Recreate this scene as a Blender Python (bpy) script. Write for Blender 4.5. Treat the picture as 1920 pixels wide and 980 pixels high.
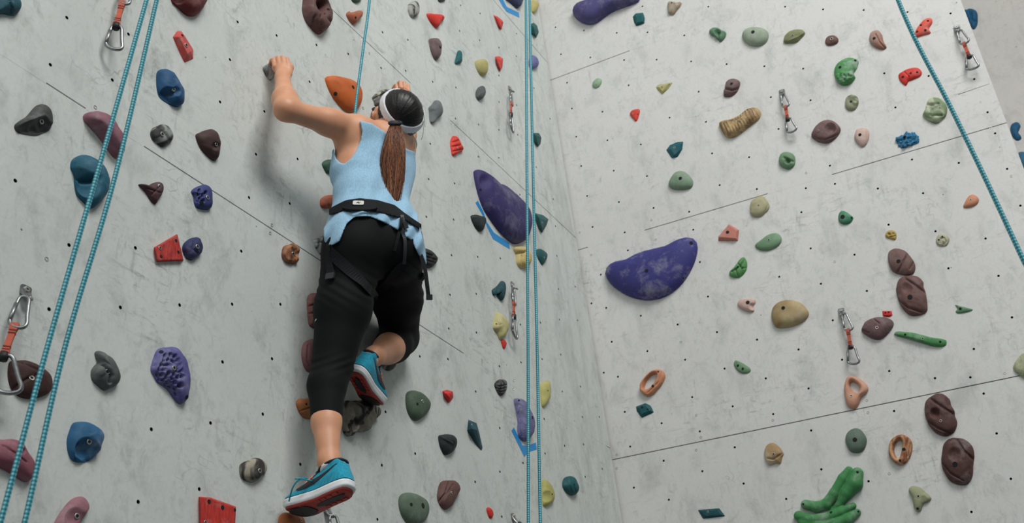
import bpy, bmesh, math, random
import numpy as np
from mathutils import Vector, Matrix, noise
from mathutils.bvhtree import BVHTree
from mathutils.geometry import delaunay_2d_cdt

for o in list(bpy.data.objects):
    bpy.data.objects.remove(o)
scene = bpy.context.scene
COL = scene.collection
random.seed(7)
rng = np.random.default_rng(7)

# ---------------------------------------------------------------- camera
FPX = 2080.0                       # focal length in pixels of the 1920 wide frame
TH = math.atan(0.6)                # the camera looks up at the wall
CT, ST = math.cos(TH), math.sin(TH)
CAM = np.array([0.0, 0.0, 1.55])
cam_d = bpy.data.cameras.new('camera')
cam_d.sensor_width = 36.0
cam_d.lens = 36.0 * FPX / 1920.0
cam_d.clip_start = 0.05
cam_d.dof.use_dof = True
cam_d.dof.focus_distance = 3.45
cam_d.dof.aperture_fstop = 6.3
cam = bpy.data.objects.new('camera', cam_d)
COL.objects.link(cam)
cam.location = CAM
cam.rotation_euler = (math.pi / 2 + TH, 0, 0)
scene.camera = cam

# ---------------------------------------------------------------- light
world = bpy.data.worlds.new('hall_light')
scene.world = world
world.use_nodes = True
bg = world.node_tree.nodes['Background']
bg.inputs['Color'].default_value = (0.90, 1.0, 0.97, 1)
bg.inputs['Strength'].default_value = 0.165

def area_light(name, loc, target, size, size_y, power, color):
    d = bpy.data.lights.new(name, 'AREA')
    d.shape = 'RECTANGLE'
    d.size, d.size_y = size, size_y
    d.energy = power
    d.color = color
    o = bpy.data.objects.new(name, d)
    COL.objects.link(o)
    o.location = loc
    o.rotation_euler = (Vector(target) - Vector(loc)).to_track_quat('-Z', 'Y').to_euler()
    return o

area_light('skylight', (1.8, -1.4, 8.6), (0.2, 4.2, 4.8), 3.2, 2.6, 432, (1.0, 1.0, 0.985))
area_light('right_wall_fill', (-1.2, -6.0, 6.0), (1.0, 4.6, 4.6), 6.0, 4.0, 165, (0.98, 1.0, 0.99))  # unseen fill lamp, added to brighten the right wall

vs = scene.view_settings
vs.view_transform = 'Standard'
vs.look = 'None'
vs.gamma = 1.0
vs.use_curve_mapping = False
vs.exposure = 0.0

# ---------------------------------------------------------------- geometry helpers
def nrm(v):
    v = np.asarray(v, float)
    return v / np.linalg.norm(v)

def cam2world(v):                  # (right, up, depth) -> world direction
    v = np.asarray(v, float)
    return np.stack([v[..., 0], v[..., 2] * CT - v[..., 1] * ST, v[..., 2] * ST + v[..., 1] * CT], -1)

def ray(px, py):
    return nrm(cam2world(((px - 960) / FPX, (490 - py) / FPX, 1.0)))

def project(P):
    d = np.asarray(P, float) - CAM
    x = d[..., 0]
    z = d[..., 1] * CT + d[..., 2] * ST
    y = -d[..., 1] * ST + d[..., 2] * CT
    return np.stack([960 + FPX * x / z, 490 - FPX * y / z], -1)

DL = ray(2299, 1588)               # level direction of the left wall, receding
DE = ray(405, -3692)               # direction of the inner corner
DR = -ray(-3400, 1800)             # level direction of the right wall, coming forward

class Wall:
    def __init__(s, O, u, n):
        s.O = np.asarray(O, float); s.u = nrm(u); s.n = nrm(n); s.v = nrm(np.cross(s.n, s.u))
        if s.v[2] < 0: s.v = -s.v
        if np.dot(np.cross(s.u, s.v), s.n) < 0:
            s.u = -s.u
        M = Matrix.Identity(4)
        for i in range(3):
            M[i][0], M[i][1], M[i][2], M[i][3] = s.u[i], s.v[i], s.n[i], s.O[i]
        s.M = M
    def hit(s, px, py, off=0.0):
        r = ray(px, py)
        t = np.dot(s.O + s.n * off - CAM, s.n) / np.dot(r, s.n)
        return CAM + t * r
    def hits(s, Q, off=0.0):
        return np.array([s.hit(x, y, off) for x, y in Q])
    def uv(s, P):
        d = np.asarray(P) - s.O
        return np.stack([d @ s.u, d @ s.v], -1)
    def pt(s, u, v, n=0.0):
        return s.O + s.u * u + s.v * v + s.n * n

nL = nrm(np.cross(DL, DE)); nL = nL if nL[0] > 0 else -nL
nR = nrm(np.cross(DR, DE)); nR = nR if nR[1] < 0 else -nR
P0 = CAM + 3.75 * ray(640, 560)
_r = ray(1087, 478)
CORNER = CAM + _r * (np.dot(P0 - CAM, nL) / np.dot(_r, nL))
WL = Wall(CORNER, DL, nL)
WR = Wall(CORNER, DR, nR)
WF = Wall(CORNER + np.array([3.0, 1.9, 0.0]), (0.93, -0.36, 0), (-0.36, -0.93, -0.03))
WALLS = {'L': WL, 'R': WR, 'F': WF}

CROPS = {'A1': (0, 0, 2.96875), 'A2': (0, 320, 2.96875), 'A3': (0, 640, 2.8833),
         'B1': (460, 0, 2.97), 'B2': (460, 320, 2.97), 'B3': (460, 640, 2.8825),
         'C1': (740, 0, 2.969), 'C2': (740, 320, 2.969), 'C3': (740, 640, 2.8833),
         'D1': (1040, 0, 2.9705), 'D2': (1040, 320, 2.9705), 'D3': (1040, 640, 2.8818),
         'E1': (1480, 0, 2.9705), 'E2': (1480, 320, 2.9705), 'E3': (1480, 640, 2.8818), 'P': (0, 0, 1.0)}
def cp(c, p):
    ox, oy, s = CROPS[c]
    return (ox + p[0] / s, oy + p[1] / s)

def lin(c):
    r = []
    for x in c:
        x = x / 255.0
        r.append(x / 12.92 if x <= 0.04045 else ((x + 0.055) / 1.055) ** 2.4)
    return tuple(r) + (1.0,)

def mesh_obj(name, verts, faces, mats, parent=None, loc=(0, 0, 0), smooth=True, fmat=None):
    me = bpy.data.meshes.new(name)
    me.from_pydata([tuple(map(float, v)) for v in verts], [], [tuple(map(int, f)) for f in faces])
    me.validate()
    if not isinstance(mats, (list, tuple)): mats = [mats]
    for m in mats: me.materials.append(m)
    if fmat is not None and len(fmat) == len(me.polygons):
        me.polygons.foreach_set('material_index', list(map(int, fmat)))
    if smooth: me.polygons.foreach_set('use_smooth', [True] * len(me.polygons))
    me.update()
    o = bpy.data.objects.new(name, me)
    COL.objects.link(o)
    o.location = loc
    if parent: o.parent = parent
    return o

def tag(o, label, cat, group=None, kind=None):
    if label: o['label'] = label
    if cat: o['category'] = cat
    if group: o['group'] = group
    if kind: o['kind'] = kind
    return o

def empty(name, loc):
    o = bpy.data.objects.new(name, None)
    o.empty_display_size = 0.05
    COL.objects.link(o)
    o.location = loc
    return o

def fix_normals(o):
    bm = bmesh.new(); bm.from_mesh(o.data)
    bmesh.ops.recalc_face_normals(bm, faces=bm.faces)
    bm.to_mesh(o.data); bm.free(); o.data.update()

def box_vf(lo, hi):
    x0, y0, z0 = lo; x1, y1, z1 = hi
    v = [(x0, y0, z0), (x1, y0, z0), (x1, y1, z0), (x0, y1, z0), (x0, y0, z1), (x1, y0, z1), (x1, y1, z1), (x0, y1, z1)]
    f = [(0, 3, 2, 1), (4, 5, 6, 7), (0, 1, 5, 4), (1, 2, 6, 5), (2, 3, 7, 6), (3, 0, 4, 7)]
    return v, f

def lathe_vf(prof, seg=16):
    v, f = [], []
    for r, z in prof:
        for k in range(seg):
            a = 2 * math.pi * k / seg
            v.append((r * math.cos(a), r * math.sin(a), z))
    for i in range(len(prof) - 1):
        for k in range(seg):
            k2 = (k + 1) % seg
            f.append((i * seg + k, i * seg + k2, (i + 1) * seg + k2, (i + 1) * seg + k))
    f.append(tuple(range((len(prof) - 1) * seg, len(prof) * seg)))
    return v, f

def catmull(pts, n, closed=False):
    pts = np.asarray(pts, float)
    m = len(pts)
    out = []
    segs = m if closed else m - 1
    for i in range(segs):
        if closed:
            p0, p1, p2, p3 = pts[(i - 1) % m], pts[i], pts[(i + 1) % m], pts[(i + 2) % m]
        else:
            p0, p1, p2, p3 = pts[max(i - 1, 0)], pts[i], pts[i + 1], pts[min(i + 2, m - 1)]
        for k in range(n):
            t = k / n
            out.append(0.5 * ((2 * p1) + (-p0 + p2) * t + (2 * p0 - 5 * p1 + 4 * p2 - p3) * t * t + (-p0 + 3 * p1 - 3 * p2 + p3) * t ** 3))
    if not closed: out.append(pts[-1])
    return np.array(out)

def resample(P, n, closed=True):
    P = np.asarray(P, float)
    if closed: P = np.vstack([P, P[:1]])
    L = np.concatenate([[0], np.cumsum(np.linalg.norm(np.diff(P, axis=0), axis=1))])
    s = np.linspace(0, L[-1], n, endpoint=not closed)
    return np.stack([np.interp(s, L, P[:, i]) for i in range(P.shape[1])], -1)

def tube_vf(path, rad, seg=10, closed=False, flat=None):
    """sweep of a circle along a path; rad scalar or per point. flat=(width axis vector, ratio)"""
    path = np.asarray(path, float)
    n = len(path)
    rad = np.full(n, rad, float) if np.isscalar(rad) else np.asarray(rad, float)
    T = np.zeros_like(path)
    for i in range(n):
        a = path[(i - 1) % n] if (closed or i > 0) else path[i]
        b = path[(i + 1) % n] if (closed or i < n - 1) else path[i]
        T[i] = nrm(b - a)
    up = np.array([0.3, 0.2, 0.93])
    if abs(np.dot(up, T[0])) > 0.9: up = np.array([1.0, 0.1, 0])
    N = nrm(np.cross(T[0], up))
    v, f = [], []
    for i in range(n):
        N = nrm(N - np.dot(N, T[i]) * T[i])
        B = np.cross(T[i], N)
        for k in range(seg):
            a = 2 * math.pi * k / seg
            v.append(path[i] + rad[i] * (math.cos(a) * N + math.sin(a) * B))
    for i in range(n if closed else n - 1):
        j = (i + 1) % n
        sh = 0
        if closed and j == 0:      # close with the least twist
            best = 1e9
            for q in range(seg):
                e = np.linalg.norm(np.array(v[i * seg]) - np.array(v[q]))
                if e < best: best, sh = e, q
        for k in range(seg):
            k2 = (k + 1) % seg
            f.append((i * seg + k, i * seg + k2, j * seg + (k2 + sh) % seg, j * seg + (k + sh) % seg))
    if not closed:
        f.append(tuple(reversed(range(seg))))
        f.append(tuple(range((n - 1) * seg, n * seg)))
    return v, f

def merge_vf(parts):
    V, F = [], []
    for v, f in parts:
        o = len(V)
        V.extend(v)
        F.extend([tuple(i + o for i in q) for q in f])
    return V, F

# ---------------------------------------------------------------- materials
def new_mat(name):
    m = bpy.data.materials.new(name)
    m.use_nodes = True
    nt = m.node_tree
    return m, nt, nt.nodes['Principled BSDF']

def N(nt, t, **kw):
    n = nt.nodes.new(t)
    for k, v in kw.items():
        if k in n.inputs.keys() if hasattr(n.inputs, 'keys') else False: n.inputs[k].default_value = v
        else: setattr(n, k, v)
    return n

def ramp(nt, src, stops):
    r = nt.nodes.new('ShaderNodeValToRGB')
    el = r.color_ramp.elements
    while len(el) < len(stops): el.new(0.5)
    for e, (p, c) in zip(el, stops):
        e.position = p
        e.color = c if len(c) == 4 else tuple(c) + (1,)
    nt.links.new(src, r.inputs[0])
    return r.outputs[0]

def mix(nt, fac, a, b, mode='MIX'):
    m = nt.nodes.new('ShaderNodeMix')
    m.data_type = 'RGBA'; m.blend_type = mode
    for sock, val in ((m.inputs[0], fac), (m.inputs[6], a), (m.inputs[7], b)):
        if isinstance(val, bpy.types.NodeSocket): nt.links.new(val, sock)
        else: sock.default_value = val
    return m.outputs[2]

def noise_tex(nt, vec, scale, detail=4, rough=0.55, dist=0.0):
    t = nt.nodes.new('ShaderNodeTexNoise')
    t.inputs['Scale'].default_value = scale
    t.inputs['Detail'].default_value = detail
    t.inputs['Roughness'].default_value = rough
    t.inputs['Distortion'].default_value = dist
    if vec is not None: nt.links.new(vec, t.inputs['Vector'])
    return t.outputs['Fac']

def mapping(nt, vec, scale=(1, 1, 1), rot=(0, 0, 0), loc=(0, 0, 0)):
    m = nt.nodes.new('ShaderNodeMapping')
    m.inputs['Scale'].default_value = scale
    m.inputs['Rotation'].default_value = rot
    m.inputs['Location'].default_value = loc
    nt.links.new(vec, m.inputs['Vector'])
    return m.outputs[0]

def math_n(nt, op, a, b=None, clamp=False):
    m = nt.nodes.new('ShaderNodeMath'); m.operation = op; m.use_clamp = clamp
    for i, v in enumerate((a, b)):
        if v is None: continue
        if isinstance(v, bpy.types.NodeSocket): nt.links.new(v, m.inputs[i])
        else: m.inputs[i].default_value = v
    return m.outputs[0]

def bump(nt, bsdf, h, strength=0.3, dist=0.002):
    b = nt.nodes.new('ShaderNodeBump')
    b.inputs['Strength'].default_value = strength
    b.inputs['Distance'].default_value = dist
    nt.links.new(h, b.inputs['Height'])
    nt.links.new(b.outputs[0], bsdf.inputs['Normal'])

def wall_material(name, base, dirt, corner=None):
    m, nt, b = new_mat(name)
    tc = nt.nodes.new('ShaderNodeTexCoord').outputs['Object']
    big = noise_tex(nt, tc, 1.3, 5, 0.6)
    col = mix(nt, ramp(nt, big, [(0.3, (0, 0, 0)), (0.72, (1, 1, 1))]), lin([c * 0.955 for c in base]), lin(base))
    # cloudy smudges
    sm = noise_tex(nt, mapping(nt, tc, (1, 0.6, 1), (0, 0, 0.5)), 7.0, 7, 0.68, 0.4)
    smf = math_n(nt, 'MULTIPLY', ramp(nt, sm, [(0.52, (0, 0, 0)), (0.78, (1, 1, 1))]), 0.55 * dirt)
    col = mix(nt, smf, col, lin((112, 116, 112)))
    # fine mottled grime
    g1 = noise_tex(nt, mapping(nt, tc, (1, 0.7, 1), (0, 0, -0.3)), 30.0, 8, 0.72, 0.8)
    g2 = ramp(nt, noise_tex(nt, tc, 3.8, 4, 0.6), [(0.38, (0, 0, 0)), (0.68, (1, 1, 1))])
    gf = math_n(nt, 'MULTIPLY', math_n(nt, 'MULTIPLY', ramp(nt, g1, [(0.50, (0, 0, 0)), (0.74, (1, 1, 1))]), g2), 0.62 * dirt)
    col = mix(nt, gf, col, lin((104, 106, 100)))
    # short dark scuffs, patchy
    pm = ramp(nt, noise_tex(nt, tc, 2.6, 3, 0.5), [(0.47, (0, 0, 0)), (0.66, (1, 1, 1))])
    for k, (rot, sc) in enumerate(((0.55, (6, 30, 6)), (-0.9, (34, 7, 6)), (1.25, (16, 40, 6)))):
        s = noise_tex(nt, mapping(nt, tc, sc, (0, 0, rot), (3.1 * k, 1.7 * k, 0)), 1.0, 6, 0.7, 0.6)
        sf = ramp(nt, s, [(0.57, (0, 0, 0)), (0.72, (1, 1, 1))])
        col = mix(nt, math_n(nt, 'MULTIPLY', math_n(nt, 'MULTIPLY', sf, pm), 0.60 * dirt), col, lin((88, 90, 86)))
    # curly hairline scratches
    vo = nt.nodes.new('ShaderNodeTexVoronoi'); vo.feature = 'DISTANCE_TO_EDGE'
    vo.inputs['Scale'].default_value = 3.2
    warp = nt.nodes.new('ShaderNodeVectorMath'); warp.operation = 'ADD'
    nz = nt.nodes.new('ShaderNodeTexNoise'); nz.inputs['Scale'].default_value = 4.0; nz.inputs['Detail'].default_value = 3
    nt.links.new(tc, nz.inputs['Vector'])
    nt.links.new(tc, warp.inputs[0]); nt.links.new(nz.outputs['Color'], warp.inputs[1])
    nt.links.new(warp.outputs[0], vo.inputs['Vector'])
    vf = ramp(nt, vo.outputs['Distance'], [(0.0, (1, 1, 1)), (0.012, (0, 0, 0))])
    vm = ramp(nt, noise_tex(nt, tc, 5.0, 2), [(0.55, (0, 0, 0)), (0.68, (1, 1, 1))])
    col = mix(nt, math_n(nt, 'MULTIPLY', math_n(nt, 'MULTIPLY', vf, vm), 0.45 * dirt), col, lin((98, 100, 97)))
    # tiny specks: old screw holes and splashes
    sp = nt.nodes.new('ShaderNodeTexVoronoi'); sp.inputs['Scale'].default_value = 10.0
    nt.links.new(mapping(nt, tc, (1, 1, 0.0)), sp.inputs['Vector'])
    spf = ramp(nt, sp.outputs['Distance'], [(0.0, (1, 1, 1)), (0.022, (1, 1, 1)), (0.035, (0, 0, 0))])
    spm = ramp(nt, noise_tex(nt, tc, 3.3, 1), [(0.47, (0, 0, 0)), (0.52, (1, 1, 1))])
    col = mix(nt, math_n(nt, 'MULTIPLY', math_n(nt, 'MULTIPLY', spf, spm), 0.85), col, lin((50, 52, 52)))
    if corner is not None:         # shoe rubber streaks beside the inner corner
        sx = nt.nodes.new('ShaderNodeSeparateXYZ'); nt.links.new(tc, sx.inputs[0])
        mr = nt.nodes.new('ShaderNodeMapRange')
        nt.links.new(sx.outputs[0], mr.inputs[0])
        mr.inputs[1].default_value, mr.inputs[2].default_value = corner
        st = noise_tex(nt, mapping(nt, tc, (9, 2.6, 5), (0, 0, 0.1)), 1.3, 8, 0.72, 0.5)
        stf = ramp(nt, st, [(0.44, (0, 0, 0)), (0.72, (1, 1, 1))])
        col = mix(nt, math_n(nt, 'MULTIPLY', math_n(nt, 'MULTIPLY', stf, mr.outputs[0]), 0.36), col, lin((122, 121, 115)))
    fine = noise_tex(nt, tc, 90, 3, 0.6)
    col = mix(nt, 0.10, col, ramp(nt, fine, [(0.3, (0.35, 0.35, 0.35)), (0.7, (0.8, 0.8, 0.8))]), 'OVERLAY')
    nt.links.new(col, b.inputs['Base Color'])
    b.inputs['Roughness'].default_value = 0.62
    bump(nt, b, fine, 0.12, 0.001)
    return m

M_WL = wall_material('left_wall_paint', (201, 205, 201), 1.0, (-1.25, -0.25))
M_WR = wall_material('right_wall_paint', (209, 208, 205), 0.8)
M_WF = wall_material('back_wall_paint', (216, 211, 205), 0.6)

def simple(name, col, rough=0.6, metal=0.0, vary=0.0, scale=40):
    m, nt, b = new_mat(name)
    b.inputs['Roughness'].default_value = rough
    b.inputs['Metallic'].default_value = metal
    tc = nt.nodes.new('ShaderNodeTexCoord').outputs['Object']
    nz = noise_tex(nt, tc, scale, 4, 0.6)
    c = mix(nt, nz, lin([x * (1 - vary) for x in col]), lin([min(255, x * (1 + vary)) for x in col]))
    nt.links.new(c, b.inputs['Base Color'])
    return m

M_DARK = simple('dark_hole', (16, 17, 18), 0.9)
M_GAP = simple('dark_gap', (38, 40, 40), 0.9)  # dark tone of the backing between panels and of the crack
M_STEEL = simple('brushed_steel', (142, 144, 145), 0.38, 1.0, 0.2, 120)
M_BOLT = simple('zinc_bolt', (190, 188, 180), 0.4, 0.9, 0.15, 200)
M_FLOOR = simple('floor_mat', (92, 98, 104), 0.8, 0, 0.08, 3)

# ---------------------------------------------------------------- the setting: floor and climbing walls
def panel_mesh(poly, holes, r=0.005, seg=10, depth=0.014, thick=0.018):
    vv = [Vector(p) for p in poly]
    edges = [(i, (i + 1) % len(poly)) for i in range(len(poly))]
    loops = []
    for (x, y) in holes:
        b0 = len(vv)
        for k in range(seg):
            a = 2 * math.pi * k / seg
            vv.append(Vector((x + r * math.cos(a), y + r * math.sin(a))))
        edges += [(b0 + k, b0 + (k + 1) % seg) for k in range(seg)]
    # a coarse lattice keeps the triangles well shaped
    res = delaunay_2d_cdt(vv, edges, [], 0, 1e-6)
    v2, f2 = res[0], res[2]
    H = np.array(holes) if len(holes) else np.zeros((0, 2))
    verts = [(p.x, p.y, 0.0) for p in v2]
    faces = []
    for t in f2:
        c = np.mean([[v2[i].x, v2[i].y] for i in t], axis=0)
        if len(H) and np.min(np.linalg.norm(H - c, axis=1)) < r * 0.97: continue
        a = v2[t[0]]; b_ = v2[t[1]]; c_ = v2[t[2]]
        if (b_ - a).cross(c_ - a) < 0: t = t[::-1]
        faces.append(tuple(t))
    # panel edges
    n0 = len(verts)
    for p in poly: verts.append((p[0], p[1], 0.0))
    for p in poly: verts.append((p[0], p[1], -thick))
    k = len(poly)
    for i in range(k):
        j = (i + 1) % k
        faces.append((n0 + i, n0 + k + i, n0 + k + j, n0 + j))
    return verts, faces

ins_v, ins_f = lathe_vf([(0.0050, 0.0004), (0.0062, 0.0004), (0.0062, 0.0), (0.0050, 0.0), (0.0047, -0.013)], 12)
ME_INS = bpy.data.meshes.new('threaded_insert')
_iv, _if = lathe_vf([(0.0053, 0.0002), (0.0046, -0.0005), (0.0046, -0.0135)], 12)
ME_INS.from_pydata(_iv, [], _if); ME_INS.materials.append(M_DARK)
_sv, _sf = lathe_vf([(0.0062, 0.0), (0.0056, 0.0012), (0.0042, 0.0012), (0.0036, 0.0003), (0.0034, -0.001)], 12)
ME_SCR = bpy.data.meshes.new('panel_screw')
ME_SCR.from_pydata(_sv, [], _sf); ME_SCR.materials.append(M_BOLT); ME_SCR.materials.append(M_DARK)
ME_SCR.polygons[len(ME_SCR.polygons) - 1].material_index = 1
for q in range(24, 48): ME_SCR.polygons[q].material_index = 1 if q >= 36 else 0

def child(name, me, parent, loc, rot=None, scale=None):
    o = bpy.data.objects.new(name, me)
    COL.objects.link(o)
    o.parent = parent
    o.location = loc
    if rot is not None: o.rotation_euler = rot
    if scale is not None: o.scale = scale
    return o

HOLES_L = {
 'A1': [(372,98),(280,360),(715,190),(625,445),(1323,122),(1280,332),(1225,567),(1425,858)],
 'A2': [(85,55),(384,413),(754,429),(1386,149),(1343,447),(670,760),(1000,747),(1292,742),(273,770)],
 'A3': [(1203,110),(818,474),(1138,440),(1077,797),(747,866)],
 'B1': [(174,197),(396,250),(573,300),(764,180),(905,222),(756,378),(893,394),(1043,455),(358,455),(106,620),(58,858),(291,885),(1173,487),(1170,660),(1030,800)],
 'B2': [(20,148),(247,182),(195,743),(1021,46),(1008,256),(1148,470),(1140,690),(1133,878),(1160,272),(1165,70)],
 'B3': [(144,93),(94,392),(297,663),(943,80),(1095,95),(758,380),(918,605),(738,668),(714,960)],
 'C1': [(361,172),(473,224),(581,265),(475,75),(679,187),(678,313),(580,420),(340,488),(581,567),(679,585),(467,693),(580,722),(685,750),(466,872),(580,878),(788,930),(776,490),(865,660),(366,30)],
 'C2': [(697,133),(462,479),(588,487),(902,473),(454,684),(912,658),(455,900),(917,828),(812,845),(700,856),(895,308),(883,158),(1005,645),(1018,832)],
 'C3': [(566,133),(683,112),(438,270),(906,270),(797,95),(1004,243),(568,467),(808,418),(1014,408),(1106,407),(569,703),(694,656),(813,605),(919,563),(1021,555),(435,758),(579,946),(1030,730),(1122,688),(898,70)]}
HOLES_R = {
 'D1': [(163,170),(346,183),(517,180),(722,197),(489,35),(856,37),(1077,49),(1284,37),(5,152),(35,302),(199,320),(387,334),(568,332),(760,342),(958,357),(1168,369),(69,460),(412,475),(96,604),(266,622),(802,510),(1204,541),(640,655),(843,678),(1247,718),(120,761),(294,781),(480,804),(877,854),(148,924),(329,950),(1083,875)],
 'D2': [(181,140),(358,174),(551,207),(749,228),(514,30),(919,80),(1126,102),(211,313),(390,343),(772,328),(408,443),(257,578),(809,508),(287,763),(480,807),(685,856),(854,700),(904,898),(1251,590),(1127,940),(318,952),(205,738)],
 'D3': [(501,52),(705,98),(342,190),(743,300),(379,380),(578,441),(784,485),(918,146),(1141,199),(962,350),(1181,392),(265,168),(408,567),(589,644),(798,700),(428,789),(617,854),(973,571),(1021,767),(1251,850),(440,590)],
 'E1': [(188,52),(414,56),(658,67),(898,75),(77,382),(529,408),(776,423),(1030,440),(118,558),(591,598),(1104,625),(1146,742),(226,922),(683,888),(944,907),(1213,940)],
 'E2': [(254,73),(493,99),(745,125),(67,231),(553,300),(814,337),(1287,194),(1093,377),(119,432),(363,467),(886,543),(1165,585),(176,629),(432,669),(242,832),(1240,816),(92,97),(1262,157)],
 'E3': [(50,43),(997,40),(540,159),(787,198),(104,253),(285,98),(1050,281),(118,480),(566,375),(1120,496),(173,690),(428,754),(1197,741),(984,920),(978,193)]}
SCREWS_L = {'A1': [(530,597)], 'A2': [(259,491)], 'B2': [(147,303),(138,348)], 'C3': [(640,255),(642,210)], 'B1': [(690,297),(655,602)]}
SCREWS_R = {'D2': [(139,343),(204,468),(538,275),(563,383),(703,953)], 'D3': [(335,612),(335,684),(765,398),(790,517),(765,585),(1179,425)],
            'E1': [(1065,565),(1122,712),(93,962),(1235,975)], 'E2': [(1236,30),(252,506)], 'E3': [(419,317),(425,384),(540,713),(1163,171)]}

def wall_pts(W, D):
    return np.array([W.uv(W.hit(*cp(c, p))) for c, ps in D.items() for p in ps])

def dedupe(pts, d=0.05):
    out = []
    for p in pts:
        if all(np.hypot(*(p - q)) > d for q in out): out.append(p)
    return np.array(out)

def build_wall(name, label, W, seam_v, edge0, edge1, mat, holes, screws, back, fillers):
    """edge0/edge1: functions v -> u giving the two side edges"""
    vs_ = [seam_v[0], seam_v[-1]]
    q = []
    for v in (seam_v[0], seam_v[-1]):
        q += [(edge0(v), v), (edge1(v), v)]
    a, b, d, c = q
    pv = [(a[0], a[1], -0.0185), (b[0], b[1], -0.0185), (c[0], c[1], -0.0185), (d[0], d[1], -0.0185)]
    pv += [(x, y, -back) for x, y, _ in pv]
    pf = [(0, 1, 2, 3), (7, 6, 5, 4), (0, 4, 5, 1), (1, 5, 6, 2), (2, 6, 7, 3), (3, 7, 4, 0)]
    root = mesh_obj(name, pv, pf, [M_GAP, mat], smooth=False, fmat=[0, 1, 1, 1, 1, 1])
    fix_normals(root)
    root.matrix_world = W.M
    tag(root, label, None, kind='structure')
    g = 0.0022
    for i in range(len(seam_v) - 1):
        v0, v1 = seam_v[i] + g, seam_v[i + 1] - g
        poly = [(edge0(v0), v0), (edge1(v0), v0), (edge1(v1), v1), (edge0(v1), v1)]
        ua = min(p[0] for p in poly); ub = max(p[0] for p in poly)
        if poly[0][0] > poly[1][0]: poly = poly[::-1]
        hs = [h for h in holes if v0 + 0.012 < h[1] < v1 - 0.012]
        vv, ff = panel_mesh([(float(x), float(y)) for x, y in poly], [(float(h[0]), float(h[1])) for h in hs])
        pan = mesh_obj('panel', vv, ff, mat, root, smooth=False)
        for h in hs: child('threaded_insert', ME_INS, pan, (h[0], h[1], 0))
        for s in screws:
            if v0 < s[1] < v1: child('panel_screw', ME_SCR, pan, (s[0], s[1], 0))
    for (v, u0, u1) in fillers:
        vv, ff = box_vf((u0, v - 0.0026, -0.012), (u1, v + 0.0026, 0.00025))
        mesh_obj('joint_filler', vv, ff, mat, root, smooth=False)
    return root

def line_uv(W, p, q):
    a, b = W.uv(W.hit(*p)), W.uv(W.hit(*q))
    k = (b[0] - a[0]) / (b[1] - a[1])
    return lambda v: a[0] + k * (v - a[1])

vL = [WL.uv(WL.hit(*p))[1] for p in ((605, 491), (956, 330), (982, 66))]
dv = (vL[2] - vL[0]) / 2
SEAM_L = [vL[0] - 3 * dv, vL[0] - 2 * dv, vL[0] - dv, vL[0], vL[1], vL[2], vL[2] + dv, vL[2] + 2 * dv]
vR = [WR.uv(WR.hit(*p))[1] for p in ((1480, 793), (1557, 328), (1100, 125))]
dr = (vR[2] - vR[0]) / 2
SEAM_R = [vR[0] - 3 * dr, vR[0] - 2 * dr, vR[0] - dr, vR[0], vR[1], vR[2], vR[2] + dr, vR[2] + 2 * dr]
corner_L = line_uv(WL, (1166.6, 980), (1040, 202))
corner_R = line_uv(WR, (1166.6, 980), (1040, 202))
free_R = line_uv(WR, (1884, 220.5), (1801.5, 0))

def uL(px, py): return WL.uv(WL.hit(px, py))[0]
def uR(px, py): return WR.uv(WR.hit(px, py))[0]
holesL = dedupe(wall_pts(WL, HOLES_L)); holesR = dedupe(wall_pts(WR, HOLES_R))
fl = [(SEAM_L[2], -5.3, 0.0), (SEAM_L[3], uL(161, 202), uL(270, 275)), (SEAM_L[3], uL(690, 546), uL(765, 595)), (SEAM_L[3], uL(870, 668), 0.03), (SEAM_L[3], -5.3, uL(87, 153)),
      (SEAM_L[4], uL(770, 158), uL(845, 228))]
fr = [(SEAM_R[4], 0.05, uR(1210, 441)), (SEAM_R[4], uR(1440, 366), uR(1560, 328)), (SEAM_R[5], uR(1180, 93), 2.5)]
wall_left = build_wall('wall_left', 'pale grey climbing wall on the left with dark screw holes', WL, SEAM_L,
                       lambda v: -5.5, corner_L, M_WL, holesL, wall_pts(WL, SCREWS_L), 0.25, fl)
wall_right = build_wall('wall_right', 'pale grey climbing wall on the right with a free outer edge', WR, SEAM_R,
                        corner_R, free_R, M_WR, holesR, wall_pts(WR, SCREWS_R), 0.30, fr)
_a, _b = WR.uv(WR.hit(1797, 177)), WR.uv(WR.hit(1855, 157))
_d = (_b - _a) / np.linalg.norm(_b - _a); _p = np.array([-_d[1], _d[0]]) * 0.0013
_c = [_a + _p, _a - _p, _b - _p * .4, _b + _p * .4]
mesh_obj('surface_crack', [(q[0], q[1], z) for z in (0.0, 0.0004) for q in _c], [(4, 5, 6, 7), (0, 1, 5, 4), (1, 2, 6, 5), (2, 3, 7, 6), (3, 0, 4, 7)], M_GAP, wall_right, smooth=False)
vv, ff = box_vf((-4, -6.5, -0.2), (3.5, 6, 0))
wall_back = mesh_obj('wall_back', vv, ff, M_WF, smooth=False)
wall_back.matrix_world = WF.M
tag(wall_back, 'beige wall far behind the free edge of the right climbing wall', None, kind='structure')
for p in ((1867, 3), (1886, 47), (1905, 88)):
    a = WF.uv(WF.hit(*p)); child('threaded_insert', ME_INS, wall_back, (a[0], a[1], 0.001))
vv, ff = box_vf((-7, -6, -0.3), (7, 8, 0))
floor = mesh_obj('floor', vv, ff, M_FLOOR, smooth=False)
tag(floor, 'grey matted floor below the climbing walls', None, kind='structure')
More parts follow.
